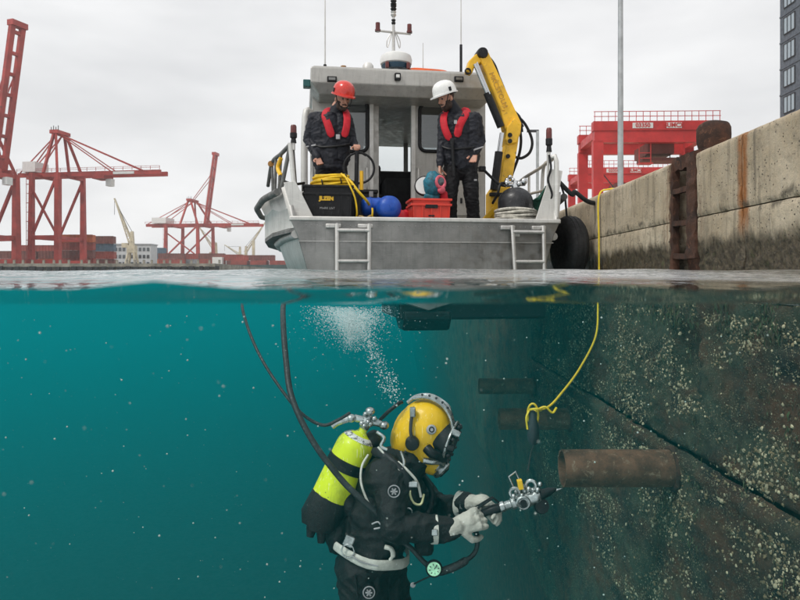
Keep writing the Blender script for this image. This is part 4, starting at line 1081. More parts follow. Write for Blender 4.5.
# small fittings on the wheelhouse back and transom
for x, z in ((DX0-.10, 1.45), (DX1+.10, 1.45)): MB().tube([(x, CY0-.01, z+.16), (x, CY0-.06, z+.14), (x, CY0-.06, z-.14), (x, CY0-.01, z-.16)], .012, 8).build('grab_handle', M_TUBE, boat, 60)
MB().box(((DX0+DX1)/2-.24, CY0+.075, (DKZ+DZ1)/2), (.10, .03, DZ1-DKZ-.02)).build('sliding_door', M_CABIN, boat, 0, .006)
for x in (-1.0, .98): MB().box((x, CY0-.012, 1.15), (.30, .02, .44)).build('access_hatch', M_CABIN, boat, 0, .008)
for x in (-1.12, .86): MB().box((x+.03, CY0-.03, 1.15), (.03, .02, .08)).build('hatch_latch', M_BLK, boat, 0, .004)
mb = MB()
for k in range(40): mb.ball((-1.2+2.4*k/39, CY0-.004, 2.62), .007, 6, 4)
mb.build('rivet_row', M_TUBE, boat)
MB().box((1.02, -.046, .52), (.10, .012, .06)).build('anode_plate', M_ALUL, boat, 0, .004)
# ------------------------------------------------------------------ figures
import numpy as np
def cap(a, b, ra, rb=None, m=0): return ('c', Vector(a), Vector(b), ra, rb if rb is not None else ra, m)
def ell(c, r, m=0, rot=None): return ('e', Vector(c), Vector(r), rot or Matrix.Identity(3), m)
def sculpt(name, parts, mats, voxel=.008, smooth=6, wrinkle=None, parent=None, sf=.5):
    """melts overlapping capsules and ellipsoids into one continuous surface; colour follows the nearest piece"""
    mb = MB()
    for p in parts:
        if p[0] == 'c':
            _, a, b, ra, rb, m = p; ax = b-a; Lh = ax.length
            prof = [(max(.0005, ra*cos(t)), ra*sin(t)) for t in (-pi/2, -1.1, -.6)] + [(ra, 0), (rb, Lh)] + [(max(.0005, rb*cos(t)), Lh+rb*sin(t)) for t in (.6, 1.1, pi/2)]
            mb.lathe(prof, a, ax if Lh > 1e-5 else (0, 0, 1), 14)
        else: mb.ball(p[1], tuple(p[2]), 18, 12, p[3])
    me = mb.mesh(name, mats[0], 0); o = obj('tmp', me)
    r = o.modifiers.new('r', 'REMESH'); r.mode = 'VOXEL'; r.voxel_size = voxel; r.adaptivity = 0
    s = o.modifiers.new('s', 'SMOOTH'); s.factor = sf; s.iterations = smooth
    dg = bpy.context.evaluated_depsgraph_get(); m2 = bpy.data.meshes.new_from_object(o.evaluated_get(dg)); bpy.data.objects.remove(o)
    m2.name = name; m2.materials.clear()
    for m in mats: m2.materials.append(m)
    if wrinkle:
        nn = [Vector(v.normal) for v in m2.vertices]
        for v, q in zip(m2.vertices, nn): v.co = Vector(v.co) + q*wrinkle(Vector(v.co))
    nf = len(m2.polygons); c = np.empty(nf*3); m2.polygons.foreach_get('center', c); c = c.reshape(-1, 3)
    best = np.full(nf, 1e9); idx = np.zeros(nf, dtype=np.int32)
    for p in parts:
        if p[0] == 'c':
            a = np.array(p[1]); ab = np.array(p[2])-a; L2 = max(1e-9, ab @ ab); t = np.clip(((c-a) @ ab)/L2, 0, 1)
            d = np.linalg.norm(c-(a+t[:, None]*ab), axis=1)-(p[3]+(p[4]-p[3])*t)
        else:
            q = (c-np.array(p[1])) @ np.array(p[3]); R = np.array(p[2]); k = np.linalg.norm(q/R, axis=1); d = (k-1)*R.min()
        w_ = d < best; best[w_] = d[w_]; idx[w_] = p[-1]
    m2.polygons.foreach_set('material_index', idx); m2.shade_smooth(); m2.update()
    return obj(name, m2, parent)
def hand(wrist, d, nrm, side, m, curl=.5, k=1.0, spread=.0):
    """palm, four unequal fingers bent at three knuckles and a thumb from the palm's side"""
    w = Vector(wrist); d = Vector(d).normalized(); nrm = Vector(nrm); nrm = (nrm-d*d.dot(nrm)).normalized(); ac = d.cross(nrm)*side
    ps = []
    for j in (-.5, 0, .5): ps.append(cap(w+d*.01*k+ac*j*.03*k, w+d*.085*k+ac*j*.056*k, .017*k, .0165*k, m))
    for j, (o, ln) in enumerate(((.034, .90), (.0115, 1.0), (-.0115, .95), (-.034, .76))):
        p = w+d*.088*k+ac*o*k; a = .15; dv = d + ac*o*spread*12
        for L_, r0, r1, q in ((.042, .0105, .0098, .75), (.027, .0098, .009, 1.0), (.021, .009, .0078, .8)):
            a += curl*q; e = p+(dv.normalized()*cos(a)+nrm*sin(a))*L_*ln*k; ps.append(cap(p, e, r0*k, r1*k, m)); p = e
    b = w+d*.025*k+ac*.030*k; e1 = b+(d*.55+ac*.75+nrm*.45).normalized()*.045*k; e2 = e1+(d*.85+ac*.1+nrm*(.35+.5*curl)).normalized()*.034*k; e3 = e2+(d*.85-ac*.25+nrm*(.5+.5*curl)).normalized()*.024*k
    ps += [cap(b, e1, .015*k, .0125*k, m), cap(e1, e2, .0122*k, .0108*k, m), cap(e2, e3, .0105*k, .009*k, m)]
    return ps
def band(path, nrms, w, t, n=10):
    """padded strap: path points with outward normals"""
    mb = MB(); path = [Vector(p) for p in path]; m = len(path); vs = []
    for i, p in enumerate(path):
        tg = (path[min(i+1, m-1)]-path[max(i-1, 0)]).normalized(); nr = Vector(nrms[i] if isinstance(nrms, list) else nrms); nr = (nr-tg*tg.dot(nr)).normalized(); x = tg.cross(nr)
        f = .55 if i in (0, m-1) else 1
        for k in range(n):
            a = 2*pi*k/n; ca, sa = cos(a), sin(a)
            vs.append(p + x*w*f*math.copysign(abs(ca)**.7, ca) + nr*t*f*math.copysign(abs(sa)**.7, sa))
    fs = [(i*n+k, i*n+(k+1) % n, (i+1)*n+(k+1) % n, (i+1)*n+k) for i in range(m-1) for k in range(n)] + [tuple(range(n-1, -1, -1)), tuple((m-1)*n+k for k in range(n))]
    return mb.add(vs, fs)
def cloth_mat(name, a, b, rough=.7, sheen=0.0, sc=9):
    n = N(name); p = n.coord('Object'); k = n.mix(n.noise(p, sc, 6, .65, lo=.3, hi=.7), a, b)
    k = n.mix(n.noise(p, sc*4, 5, .7, lo=.60, hi=.75), k, tuple(min(1, x*2.4+.01) for x in b))
    return n.bsdf(k, n.ramp(n.noise(p, sc*2, 4), .3, .7, rough-.15, rough+.1), 0, n.bump(n.noise(p, sc*5, 6, .7), .45, .014), Specular_IOR_Level=.22)
M_JKT = cloth_mat('navy_waterproof', (.009, .010, .015), (.021, .023, .031), .5)
M_TRS = cloth_mat('black_trousers', (.004, .004, .005), (.011, .011, .013), .65)
M_SKIN = M_simple('skin', (.52, .27, .19), .5, var=.18, scale=22, bump=.2, bscale=140, bdist=.002)
M_BEARD = M_simple('dark_beard', (.045, .025, .018), .8, var=.4, scale=60, bump=.5, bscale=220)
M_LIFE = cloth_mat('lifejacket_red', (.42, .010, .020), (.56, .022, .036), .55, sc=14)
M_HATR = M_simple('red_shell', (.62, .035, .022), .28, var=.12, scale=9, bump=0, coat=.4, wear=(.42, .05, .04), wear_amt=.2)
M_HATW = M_simple('white_shell', (.80, .80, .78), .3, var=.08, scale=9, bump=0, coat=.3, wear=(.55, .54, .50), wear_amt=.25)
M_GREY = M_simple('grey_patch', (.35, .35, .36), .6, bump=0)
def crease(amp, f=9.0, seed=0.0):
    def fn(p):
        q = Vector((p.x*f, p.y*f, p.z*f*.75+seed)); a = 1-abs(noise.noise(q))*2; b = 1-abs(noise.noise(q*2.1+Vector((5, 1, 2))))*2
        c = 1-abs(noise.noise(Vector((p.x*f*1.2+3, p.y*f*1.2, p.z*f*2.6+seed*2))))*2
        return amp*(.45*a*abs(a)+.30*b*abs(b)+.45*c*abs(c)-.3)
    return fn
def hard_hat(par, c, up, fwd, mat, strap=True):
    up = Vector(up).normalized(); fwd = Vector(fwd); fwd = (fwd-up*up.dot(fwd)).normalized(); sd = up.cross(fwd)
    c = Vector(c); mb = MB(); n = 32
    prof = [(1.0, 0), (1.005, .03), (.97, .075), (.88, .115), (.70, .15), (.42, .174), (.15, .183), (.001, .185)]
    vs = []
    for r, h in prof:
        for k in range(n):
            a = 2*pi*k/n; rid = 1+.02*max(0, cos(a*2))**6*(h > .05)
            vs.append(c + (fwd*cos(a)*.160 + sd*sin(a)*.134)*r*rid + up*(h*.92))
    fs = [(i*n+k, i*n+(k+1) % n, (i+1)*n+(k+1) % n, (i+1)*n+k) for i in range(len(prof)-1) for k in range(n)]
    mb.add(vs, fs)
    b0 = []; 
    for r_, dz in ((1.0, .004), (1, -.014)):
        for q in (0, 1):
            for k in range(n):
                a = 2*pi*k/n; pk = .012+.05*max(0, cos(a))**1.5; 
                b0.append(c + (fwd*cos(a)*(.160+(pk if q else -.01)) + sd*sin(a)*(.134+(.014 if q else -.01))) + up*(dz-(.016*max(0, cos(a)) if q else 0)))
    fs = []
    for k in range(n):
        k2 = (k+1) % n; fs += [(k, k2, n+k2, n+k), (2*n+k, 3*n+k, 3*n+k2, 2*n+k2), (n+k, n+k2, 3*n+k2, 3*n+k)]
    mb.add(b0, fs); h = mb.build('hard_hat', mat, par, 50)
    mb = MB()
    for s in (-1, 1):
        mb.box(c+sd*s*.138+up*.035+fwd*.01, (.012, .035, .05), Matrix((sd, fwd, up)).transposed())
    mb.build('ear_clip', M_BLK, h, 0, .004)
    for i in range(3): pass
    mb = MB().tube(spline([c+sd*.11-up*.01+fwd*.03, c+sd*.085-up*.10+fwd*.07, c-up*.165+fwd*.085, c-sd*.085-up*.10+fwd*.07, c-sd*.11-up*.01+fwd*.03], 5), .006, 6)
    mb.build('chin_strap', M_BLK, h)
    return h
def head_parts(c, up, fwd, ms, mbd, mh):
    up = Vector(up).normalized(); fwd = Vector(fwd); fwd = (fwd-up*up.dot(fwd)).normalized(); sd = up.cross(fwd); R = Matrix((sd, fwd, up)).transposed(); c = Vector(c)
    g = lambda x, y, z: c+(sd*x+fwd*y+up*z)*1.07
    return [ell(g(0, 0, .035), (.077, .098, .095), ms, R), ell(g(0, .03, -.055), (.058, .070, .062), ms, R),
            ell(g(0, .045, -.085), (.056, .060, .046), mbd, R), ell(g(.045, .02, -.06), (.027, .050, .055), mbd, R), ell(g(-.045, .02, -.06), (.027, .050, .055), mbd, R), ell(g(0, .083, -.048), (.034, .020, .011), mbd, R),
            cap(g(0, .090, .030), g(0, .116, -.018), .011, .017, ms), ell(g(0, .088, .045), (.055, .014, .014), ms, R), ell(g(0, .092, -.062), (.022, .012, .008), ms, R),
            ell(g(.080, -.01, -.005), (.012, .022, .034), ms, R), ell(g(-.080, -.01, -.005), (.012, .022, .034), ms, R), ell(g(0, -.03, .04), (.080, .090, .085), mh, R)]
def eyes(par, c, up, fwd):
    up = Vector(up).normalized(); fwd = Vector(fwd); fwd = (fwd-up*up.dot(fwd)).normalized(); sd = up.cross(fwd); c = Vector(c)
    for s in (-1, 1): MB().ball(c+sd*s*.031+fwd*.087+up*.018, (.012, .012, .009), 10, 6).build('eye', M_DARK, par)
D_A = 8.75
ra = P(331, 279-DKZ/D_A*FPX, D_A); pa = thing('person', 'person in red hard hat and navy waterproofs looking down at the yellow hose', 'person', ra)
A = lambda px, py, dy=0: P(px, py, D_A+dy)-ra
hc, hu, hf = A(342.5, 99.5, -.06), Vector((.20, -.36, 1)), Vector((.50, -1, -.62))
parts = [ell(A(331, 170), (.165, .12, .12), 1), cap(A(320, 124), A(322, 160), .118, .125, 0), cap(A(341, 124), A(340, 160), .115, .122, 0), cap(A(330, 122, -.03), A(331, 164, -.02), .125, .135, 0), cap(A(330, 124, .04), A(331, 162, .03), .12, .12, 0), ell(A(331, 168), (.20, .15, .075), 0), cap(A(316, 118), A(345, 119), .082, .078, 0),
         cap(A(335, 114, .01), A(340, 104, -.02), .072, .062, 0), cap(A(335, 110, .02), A(340.5, 103.5, -.02), .070, .064, 0), cap(A(336, 106, .0), A(342, 99, -.04), .054, .052, 2),
         cap(A(314, 118), A(308, 140, .03), .074, .058, 0), cap(A(308, 140, .03), A(316, 155, -.12), .057, .046, 0), cap(A(316, 155, -.12), A(317.5, 157, -.14), .047, .045, 0),
         cap(A(347, 119), A(352, 139, .02), .071, .056, 0), cap(A(352, 139, .02), A(355.5, 147, -.12), .054, .043, 0),
         cap(A(324, 170), A(322, 201, -.02), .105, .080, 1), cap(A(322, 201, -.02), A(322, 225, .03), .078, .068, 1), cap(A(339, 170), A(341, 201, -.04), .105, .080, 1), cap(A(341, 201, -.04), A(342, 225, .02), .078, .068, 1),
         cap(A(322, 230, .03), A(320, 231, -.14), .050, .045, 1), cap(A(342, 230, .02), A(344, 231, -.15), .050, .045, 1)]
parts += head_parts(hc, hu, hf, 2, 3, 3) + hand(A(317.5, 157, -.15), (.25, -.25, -.75), (.3, -1, 0), 1, 2, .55) + hand(A(356, 148, -.14), (.12, -.65, .12), (0, -.2, -1), -1, 2, .75)
pb_ = sculpt('body', parts, [M_JKT, M_TRS, M_SKIN, M_BEARD], .0085, 4, lambda p: crease(.016, 8.5)(p) if p.z < 1.5 and not (p - A(317.5, 160, -.15)).length < .14 and not (p-A(357, 149, -.14)).length < .13 else 0, pa)
eyes(pb_, hc, hu, hf); hard_hat(pa, hc+hu.normalized()*.062-hf.normalized()*.0, hu+Vector((0, .10, 0)), hf, M_HATR)
mb = band(spline([A(335, 111, .085), A(327.5, 110.5, .03), A(325, 115, -.105), A(328, 125, -.158), A(332, 137, -.165)], 4), [Vector((-.2, .3, .8)), ] and Vector((-.15, -1, .35)), .047, .014)
lj = mb.build('lifejacket', M_LIFE, pa, 60)
band(spline([A(338, 111, .085), A(345, 111, .02), A(347, 117, -.115), A(346.5, 127, -.158), A(344, 137, -.165)], 4), Vector((.2, -1, .35)), .044, .014).build('jacket_lobe', M_LIFE, lj, 60)
MB().box(A(338, 137, -.165), (.05, .03, .06)).build('buckle', M_GREY, lj, 0, .006); MB().tube(spline([A(313, 144, -.06), A(322, 147, -.135), A(338, 146, -.15), A(350, 144, -.09)], 5), .016, 8).build('waist_strap', M_BLK, lj)
MB().tube([A(306.5, 147, -.06), A(316, 145, -.12)], .012, 8).build('cuff_reflector', M_GREY, pa)
D_B = 8.72
rb_ = P(461, 279-DKZ/D_B*FPX, D_B); pp = thing('person', 'person in white hard hat and black workwear standing behind the red crate', 'person', rb_)
B = lambda px, py, dy=0: P(px, py, D_B+dy)-rb_
hc, hu, hf = B(446.5, 99, -.04), Vector((-.34, -.25, 1)), Vector((-1, -.62, -.50))
parts = [ell(B(461, 170), (.165, .12, .12), 1), cap(B(449, 124), B(451, 160), .112, .115, 0), cap(B(471, 124), B(470, 160), .118, .118, 0), cap(B(460, 122, -.03), B(461, 164, -.02), .125, .13, 0), cap(B(460, 124, .04), B(461, 162, .03), .12, .12, 0), ell(B(461, 166), (.195, .145, .07), 0), cap(B(446, 118), B(474, 119), .078, .082, 0),
         cap(B(457, 113, .01), B(451, 103, -.01), .074, .062, 0), cap(B(455, 110, .01), B(449.5, 103.5, -.015), .070, .064, 0), cap(B(453, 106, .0), B(447, 99, -.03), .054, .052, 2),
         cap(B(444, 118), B(442, 142, -.02), .072, .056, 0), cap(B(442, 142, -.02), B(440, 165, -.10), .054, .043, 0),
         cap(B(476, 118), B(481, 140, .03), .074, .058, 0), cap(B(481, 140, .03), B(475.5, 153, -.09), .057, .046, 0),
         cap(B(452, 168), B(450, 200, -.04), .108, .086, 1), cap(B(450, 200, -.04), B(451, 226, .02), .082, .074, 1), cap(B(469, 168), B(472, 200, -.03), .108, .086, 1), cap(B(472, 200, -.03), B(474, 226, .03), .082, .074, 1),
         cap(B(451, 231, .02), B(448, 231, -.14), .050, .045, 1), cap(B(474, 231, .03), B(477, 231, -.13), .050, .045, 1)]
parts += head_parts(hc, hu, hf, 2, 3, 3) + hand(B(440, 166, -.11), (.0, -.2, -1), (.9, -.3, 0), -1, 2, .45) + hand(B(475, 154, -.10), (-.22, -.25, -.9), (-.4, -1, 0), 1, 2, .50)
pb_ = sculpt('body', parts, [M_JKT, M_TRS, M_SKIN, M_BEARD], .0085, 4, lambda p: crease(.016, 8.5, 3)(p) if p.z < 1.5 and not (p - B(440, 173, -.11)).length < .13 and not (p-B(474, 160, -.1)).length < .12 else 0, pp)
eyes(pb_, hc, hu, hf); hard_hat(pp, hc+hu.normalized()*.062, hu+Vector((.05, .10, 0)), hf, M_HATW)
lj = band(spline([B(457, 110, .085), B(447, 111, .02), B(443.5, 118, -.105), B(445, 129, -.158), B(450, 140, -.165)], 4), Vector((-.35, -1, .3)), .044, .014).build('lifejacket', M_LIFE, pp, 60)
band(spline([B(461, 110, .085), B(467, 111, .02), B(464.5, 116, -.115), B(459.5, 126, -.17), B(457, 137, -.175)], 4), Vector((.1, -1, .3)), .047, .014).build('jacket_lobe', M_LIFE, lj, 60)
MB().box(B(452, 141, -.17), (.05, .03, .07)).build('buckle', M_BLK, lj, 0, .006); MB().tube(spline([B(441, 146, -.07), B(450, 149, -.14), B(468, 148, -.14), B(478, 146, -.06)], 5), .016, 8).build('waist_strap', M_BLK, lj)
MB().tube([B(452, 141, -.18), B(453, 160, -.16), B(454, 176, -.15)], .02, 8).build('crotch_strap', M_BLK, lj)
MB().box(B(455.5, 122, -.205), (.035, .008, .045)).build('label_patch', M_GREY, lj, 0)
MB().tube([B(474, 150, -.155), B(483, 147, -.06)], .010, 8).build('cuff_reflector', M_GREY, pp)
MB().box(B(475.5, 180, -.13), (.035, .01, .02)).build('pocket_tab', M_GREY, pp, 0)

# ------------------------------------------------------------------ gear on the after deck
def bthing(name, label, cat, loc, rz=0, group=None): return thing(name, label, cat, BW(loc[0], loc[1], loc[2]), BYAW+rz, group)
def crate(t, W, Dp, H, mat, slots=True, ribs=6):
    tp = 1.06; mb = MB(); th = .018
    def wall(a, b):
        a = Vector(a); b = Vector(b); nrm = (b-a).cross(Vector((0, 0, 1))).normalized()
        lo = [a, b]; hi = [Vector((p.x*tp, p.y*tp, H)) for p in (a, b)]
        mb.add([lo[0], lo[1], hi[1], hi[0], lo[0]-nrm*th, lo[1]-nrm*th, hi[1]-nrm*th, hi[0]-nrm*th], [(0,1,2,3), (7,6,5,4), (3,2,6,7), (0,4,5,1), (0,3,7,4), (1,5,6,2)])
    c = [(-W/2, -Dp/2, 0), (W/2, -Dp/2, 0), (W/2, Dp/2, 0), (-W/2, Dp/2, 0)]
    for i in range(4): wall(c[i], c[(i+1) % 4])
    mb.box((0, 0, .012), (W-.03, Dp-.03, .02)); mb.build('crate_shell', mat, t, 0, .004)
    rm = MB(); 
    for z, k in ((H-.012, tp), (H*.80, 1+.06*.8)):
        for s in (-1, 1):
            rm.box((0, s*(Dp/2*k+.008), z), (W*k+.034, .018, .026)); rm.box((s*(W/2*k+.008), 0, z), (.018, Dp*k+.0, .026))
    rm.build('rim', mat, t, 0, .004)
    for i in range(ribs):
        x = -W/2*.94+W*.94*i/(ribs-1); MB().beam((x, -Dp/2-.006, .01), (x*1.05, -Dp/2*1.048-.006, H*.79), .014, .012).build('rib', mat, t, 0)
bc = bthing('plastic_crate', 'black plastic crate with yellow lettering holding the coiled yellow hose', 'crate', BL(327.5, 232, .38)+Vector((0, 0, 0)))
bc.location.z = DKZ; crate(bc, .53, .40, .50, M_BLK)
M_YPRINT = M_simple('yellow_print', (.70, .42, .02), .6, bump=0); M_GPRINT = M_simple('grey_print', (.4, .4, .4), .6, bump=0)
obj('lettering', text_mesh('JLZEN', .060, M_YPRINT, .001, .005), bc, (-.02, -.221, .345), (radians(87), 0, 0)); obj('lettering', text_mesh('MARK LIST', .036, M_GPRINT, .001), bc, (-.01, -.217, .235), (radians(87), 0, 0))
M_YROPE = M_simple('yellow_hose', (.80, .52, .012), .5, var=.22, scale=11, bump=.25, bscale=90)
hs = bthing('coiled_hose', 'bright yellow hose coiled in a heap on top of the black crate', 'hose', BL(331, 232, .40)); hs.location.z = DKZ+.50
rr = random.Random(4)
for k in range(9):
    z = .02+.030*(k % 5)+.012*(k//5); R = .225-.012*(k % 5)*1.1; ph = rr.random()*6
    pts = [Vector(((R+.012*sin(3*a+ph))*cos(a)*1.05, (R*.72+.01*sin(2*a+ph))*sin(a), z+.028*sin(a*1+ph*.4)*.6+.02*cos(a)*(k % 2))) for a in [2*pi*i/36 for i in range(36)]]
    MB().tube(pts, .0165, 8, closed=True).build('hose_loop', M_YROPE, hs, 60)
inv = lambda p: Vector(p)-Vector((BL(331, 232, .40).x, .40, DKZ+.50))
MB().tube(spline([inv(BL(341, 174, .28)), inv(BL(350, 181, .2)), inv(BL(358, 191, .15)), inv(BL(366, 200, .2)), inv(BL(370, 206, .35))], 6), .0165, 8).build('loose_end', M_YROPE, hs, 60)
MB().tube(spline([inv(BL(345, 176, .22)), inv(BL(350, 186, .14)), inv(BL(355, 198, .12)), inv(BL(357, 212, .14)), inv(BL(356, 219, .2))], 6), .010, 8).build('lashing', M_YROPE, hs, 60)
for px, py in ((322, 182), (341, 181), (346, 176)): MB().torus(inv(BL(px, py, .24)), .026, .008, (1, 0, .2), 12, 6).build('tape_wrap', M_BLK, hs)
rpz = bthing('rope_heap', 'brownish yellow rope heaped on deck beside the blue float', 'rope', BL(366, 218, .16)); rpz.location.z = DKZ
mb = MB(); pts = []
for i in range(90): a = i*.42; pts.append(Vector(((.14-.0008*i)*cos(a)*(1+.15*sin(i*.7)), .09*sin(a), .03+i*.0012+.014*sin(i*1.3))))
mb.tube(spline(pts, 3), .012, 6); mb.build('rope_coil', M_simple('tan_rope', (.36, .24, .08), .85, var=.4, scale=30, bump=.5, bscale=160), rpz, 60)
MB().tube(spline([Vector((.06, -.03, .1)), Vector((.07, -.05, .18)), Vector((.068, -.05, .24))], 4), .012, 6).build('standing_end', M_YROPE, rpz, 60)
b2 = bthing('equipment_case', 'plain black equipment case behind the yellow hose crate', 'case', BL(362, 232, .95)); b2.location.z = DKZ
MB().box((0, 0, .25), (.36, .3, .50)).build('case_body', M_BLK, b2, 0, .02); MB().box((0, 0, .515), (.38, .32, .05)).build('lid', M_BLK, b2, 0, .015)
for x in (-.1, .1): MB().box((x, -.16, .48), (.05, .02, .07)).build('latch', M_GREY, b2, 0, .004)
# hose hoop held by the man in the red hat
hp = bthing('steel_hoop', 'thin black hoop on a post held by the person in the red hat', 'hoop', BL(357, 232, .62)); hp.location.z = DKZ
o_ = lambda px, py, ds=0: BL(px, py, .62+ds)-Vector((BL(357, 232, .62).x, .62, DKZ))
MB().torus(o_(359, 168), .185, .014, (0, 1, 0), 40, 8).build('ring', M_BLK, hp)
MB().tube([o_(355.5, 232), o_(357, 150)], .026, 10).build('post', M_BLK, hp); MB().tube([o_(357, 150), o_(366, 156)], .010, 8).build('spoke', M_BLK, hp)
MB().tube([o_(361.5, 190), o_(361.5, 171)], .024, 10).build('grip_sleeve', M_YEL, hp)
# floats
M_BLUE = M_simple('blue_float', (.008, .075, .42), .38, var=.2, scale=6, bump=.12, wear=(.03, .14, .48), wear_amt=.5)
f1 = bthing('blue_float', 'big round blue float lying against the red crate', 'float', BL(391.5, 208.5, .20))
MB().lathe([(.001, -.01), (.06, .0), (.115, .025), (.142, .07), (.145, .13), (.13, .19), (.10, .22), (.05, .24), (.001, .245)], (0, -.10, 0), (-.28, .96, .05), 30).build('shell', M_BLUE, f1, 60)
MB().torus((0, -.098, 0), .045, .006, (-.28, .96, .05), 24, 6).build('bung_ring', M_BLUE, f1)
f2 = bthing('blue_float', 'slimmer blue drum-shaped float lying left of the round float', 'float', BL(374, 207, .42))
MB().lathe([(.001, -.15), (.08, -.145), (.105, -.12), (.112, -.06), (.108, 0), (.112, .06), (.105, .12), (.08, .145), (.001, .15)], (0, 0, 0), (1, .15, 0), 26).build('shell', M_BLUE, f2, 60)
for x in (-.05, .05): MB().torus((x, x*.15, 0), .112, .008, (1, .15, 0), 26, 6).build('hoop_rib', M_BLUE, f2)
rcx = bthing('plastic_crate', 'bright red plastic crate with dark handle slot on the after deck', 'crate', BL(428.5, 232, .32)); rcx.location.z = DKZ
M_REDC = M_simple('red_plastic', (.68, .045, .025), .42, var=.12, scale=6, bump=.1, wear=(.50, .06, .05), wear_amt=.3)
crate(rcx, .43, .36, .36, M_REDC, ribs=5); MB().box((0, -.20, .27), (.15, .012, .045)).build('handle_slot', M_BLK, rcx, 0, .004); MB().box((0, -.196, .16), (.07, .006, .018)).build('maker_mark', M_BLK, rcx, 0)
MB().box((-.01, .0, .30), (.36, .3, .02)).build('contents_tray', M_BLK, rcx, 0)
bg_ = bthing('dive_hood', 'teal dive hood with pink mask set on the red crate', 'dive hood', BL(435, 199, .42))
mb = MB().ball((-.02, 0, .17), (.12, .11, .17), 20, 14); mb.ball((-.03, .02, .02), (.10, .09, .09), 14, 8)
mb.v = [tuple(Vector(v)*(1+.10*noise.noise(Vector(v)*12))) for v in mb.v]; mb.build('hood', M_simple('teal_neoprene', (.01, .14, .20), .6, var=.6, scale=14, wear=(.02, .03, .04), wear_amt=1), bg_, 60)
M_PINK = M_simple('pink_silicone', (.62, .10, .14), .5, var=.3, scale=15)
mb = MB().torus((.05, -.085, .19), .055, .022, (.3, -1, .2), 22, 8, sy=1.25); mb.ball((.06, -.09, .10), (.05, .035, .05), 12, 8); mb.build('mask_skirt', M_PINK, bg_, 60)
MB().ball((.055, -.08, .20), (.045, .02, .055), 12, 8).build('mask_lens', M_GLASS, bg_)
dsk = bthing('reel_disc', 'white round reel disc with black rim leaning behind the teal hood', 'reel', BL(424.5, 186, .55))
MB().lathe([(.001, 0), (.105, 0), (.11, .015), (.105, .03), (.001, .03)], (0, 0, 0), (-.3, -1, .1), 26).build('disc', M_WHITE, dsk); MB().torus((0, 0, 0), .113, .014, (-.3, -1, .1), 28, 8).build('rim', M_BLK, dsk)
rgb = bthing('cloth_bundle', 'crumpled red cloth bundle between blue float and red crate', 'cloth', BL(405, 212, .5)); rgb.location.z = DKZ
mb = MB().ball((0, 0, .10), (.11, .10, .15), 20, 14); mb.v = [tuple(Vector(v)*(1+.30*noise.noise(Vector(v)*11))) for v in mb.v]; mb.build('cloth', M_LIFE, rgb, 60)
rg2 = bthing('red_glove', 'small red glove draped over the corner of the red crate', 'glove', BL(444, 198, .40))
mb = MB().ball((0, 0, .02), (.05, .05, .07), 14, 10)
for k in range(4): mb.tube([(-.03+.02*k, -.02, .0), (-.035+.025*k, -.05, -.03), (-.035+.027*k, -.055, -.06)], .012, 7)
mb.v = [tuple(Vector(v)*(1+.15*noise.noise(Vector(v)*20))) for v in mb.v]; mb.build('glove', M_LIFE, rg2, 60)
ck = bthing('paint_tin', 'small white tin sitting among the gear in the red crate', 'tin', BL(430, 198, .42)); MB().lathe([(.05, -.08), (.05, .035), (.045, .04), (.001, .04)], n=18).build('can', M_GREY, ck); MB().lathe([(.052, .03), (.052, .045), (.001, .046)], n=18).build('lid', M_WHITE, ck)
tk = bthing('gas_bottle', 'round-topped black gas bottle with chrome valve inside the rope coil', 'gas bottle', BL(515.5, 232, .42)); tk.location.z = DKZ
mb = MB().lathe([(.20, 0), (.215, .03), (.215, .36)] + [(.215*cos(t), .36+.19*sin(t)) for t in [pi/2*i/9 for i in range(1, 9)]] + [(.001, .55)], n=36); mb.build('shell', M_simple('scuffed_black', (.018, .019, .022), .38, var=.5, scale=7, bump=.2, wear=(.08, .08, .085), wear_amt=.8), tk, 60)
mb = MB().lathe([(.05, .54), (.05, .58), (.03, .59), (.03, .63), (.001, .63)], n=14); mb.tube([(-.12, 0, .57), (.12, 0, .59)], .022, 8); mb.ball((-.11, 0, .60), .04, 10, 7); mb.ball((.10, -.02, .62), .045, 10, 7); mb.ball((.03, -.05, .585), .035, 10, 7); mb.build('valve', M_CHROME, tk)
mb = MB().tube(spline([(-.11, 0, .60), (-.2, -.04, .58), (-.24, -.05, .46), (-.26, .1, .36)], 5), .016, 8); mb.build('pressure_hose', M_BLK, tk)
rcw = bthing('rope_coil', 'off-white rope coiled round the foot of the black gas bottle', 'rope', BL(515.5, 232, .42)); rcw.location.z = DKZ
M_WROPE = M_simple('white_rope', (.55, .53, .46), .85, var=.35, scale=20, bump=.5, bscale=120, wear=(.22, .21, .18), wear_amt=.6)
for k in range(8):
    z = .02+.034*k; pts = [Vector(((.245+.008*sin(4*a+k))*cos(a), (.245+.008*cos(3*a+k*2))*sin(a), z+.009*sin(2*a+k*1.7))) for a in [2*pi*i/40 for i in range(40)]]
    MB().tube(pts, .019, 8, closed=True).build('turn', M_WROPE, rcw, 60)
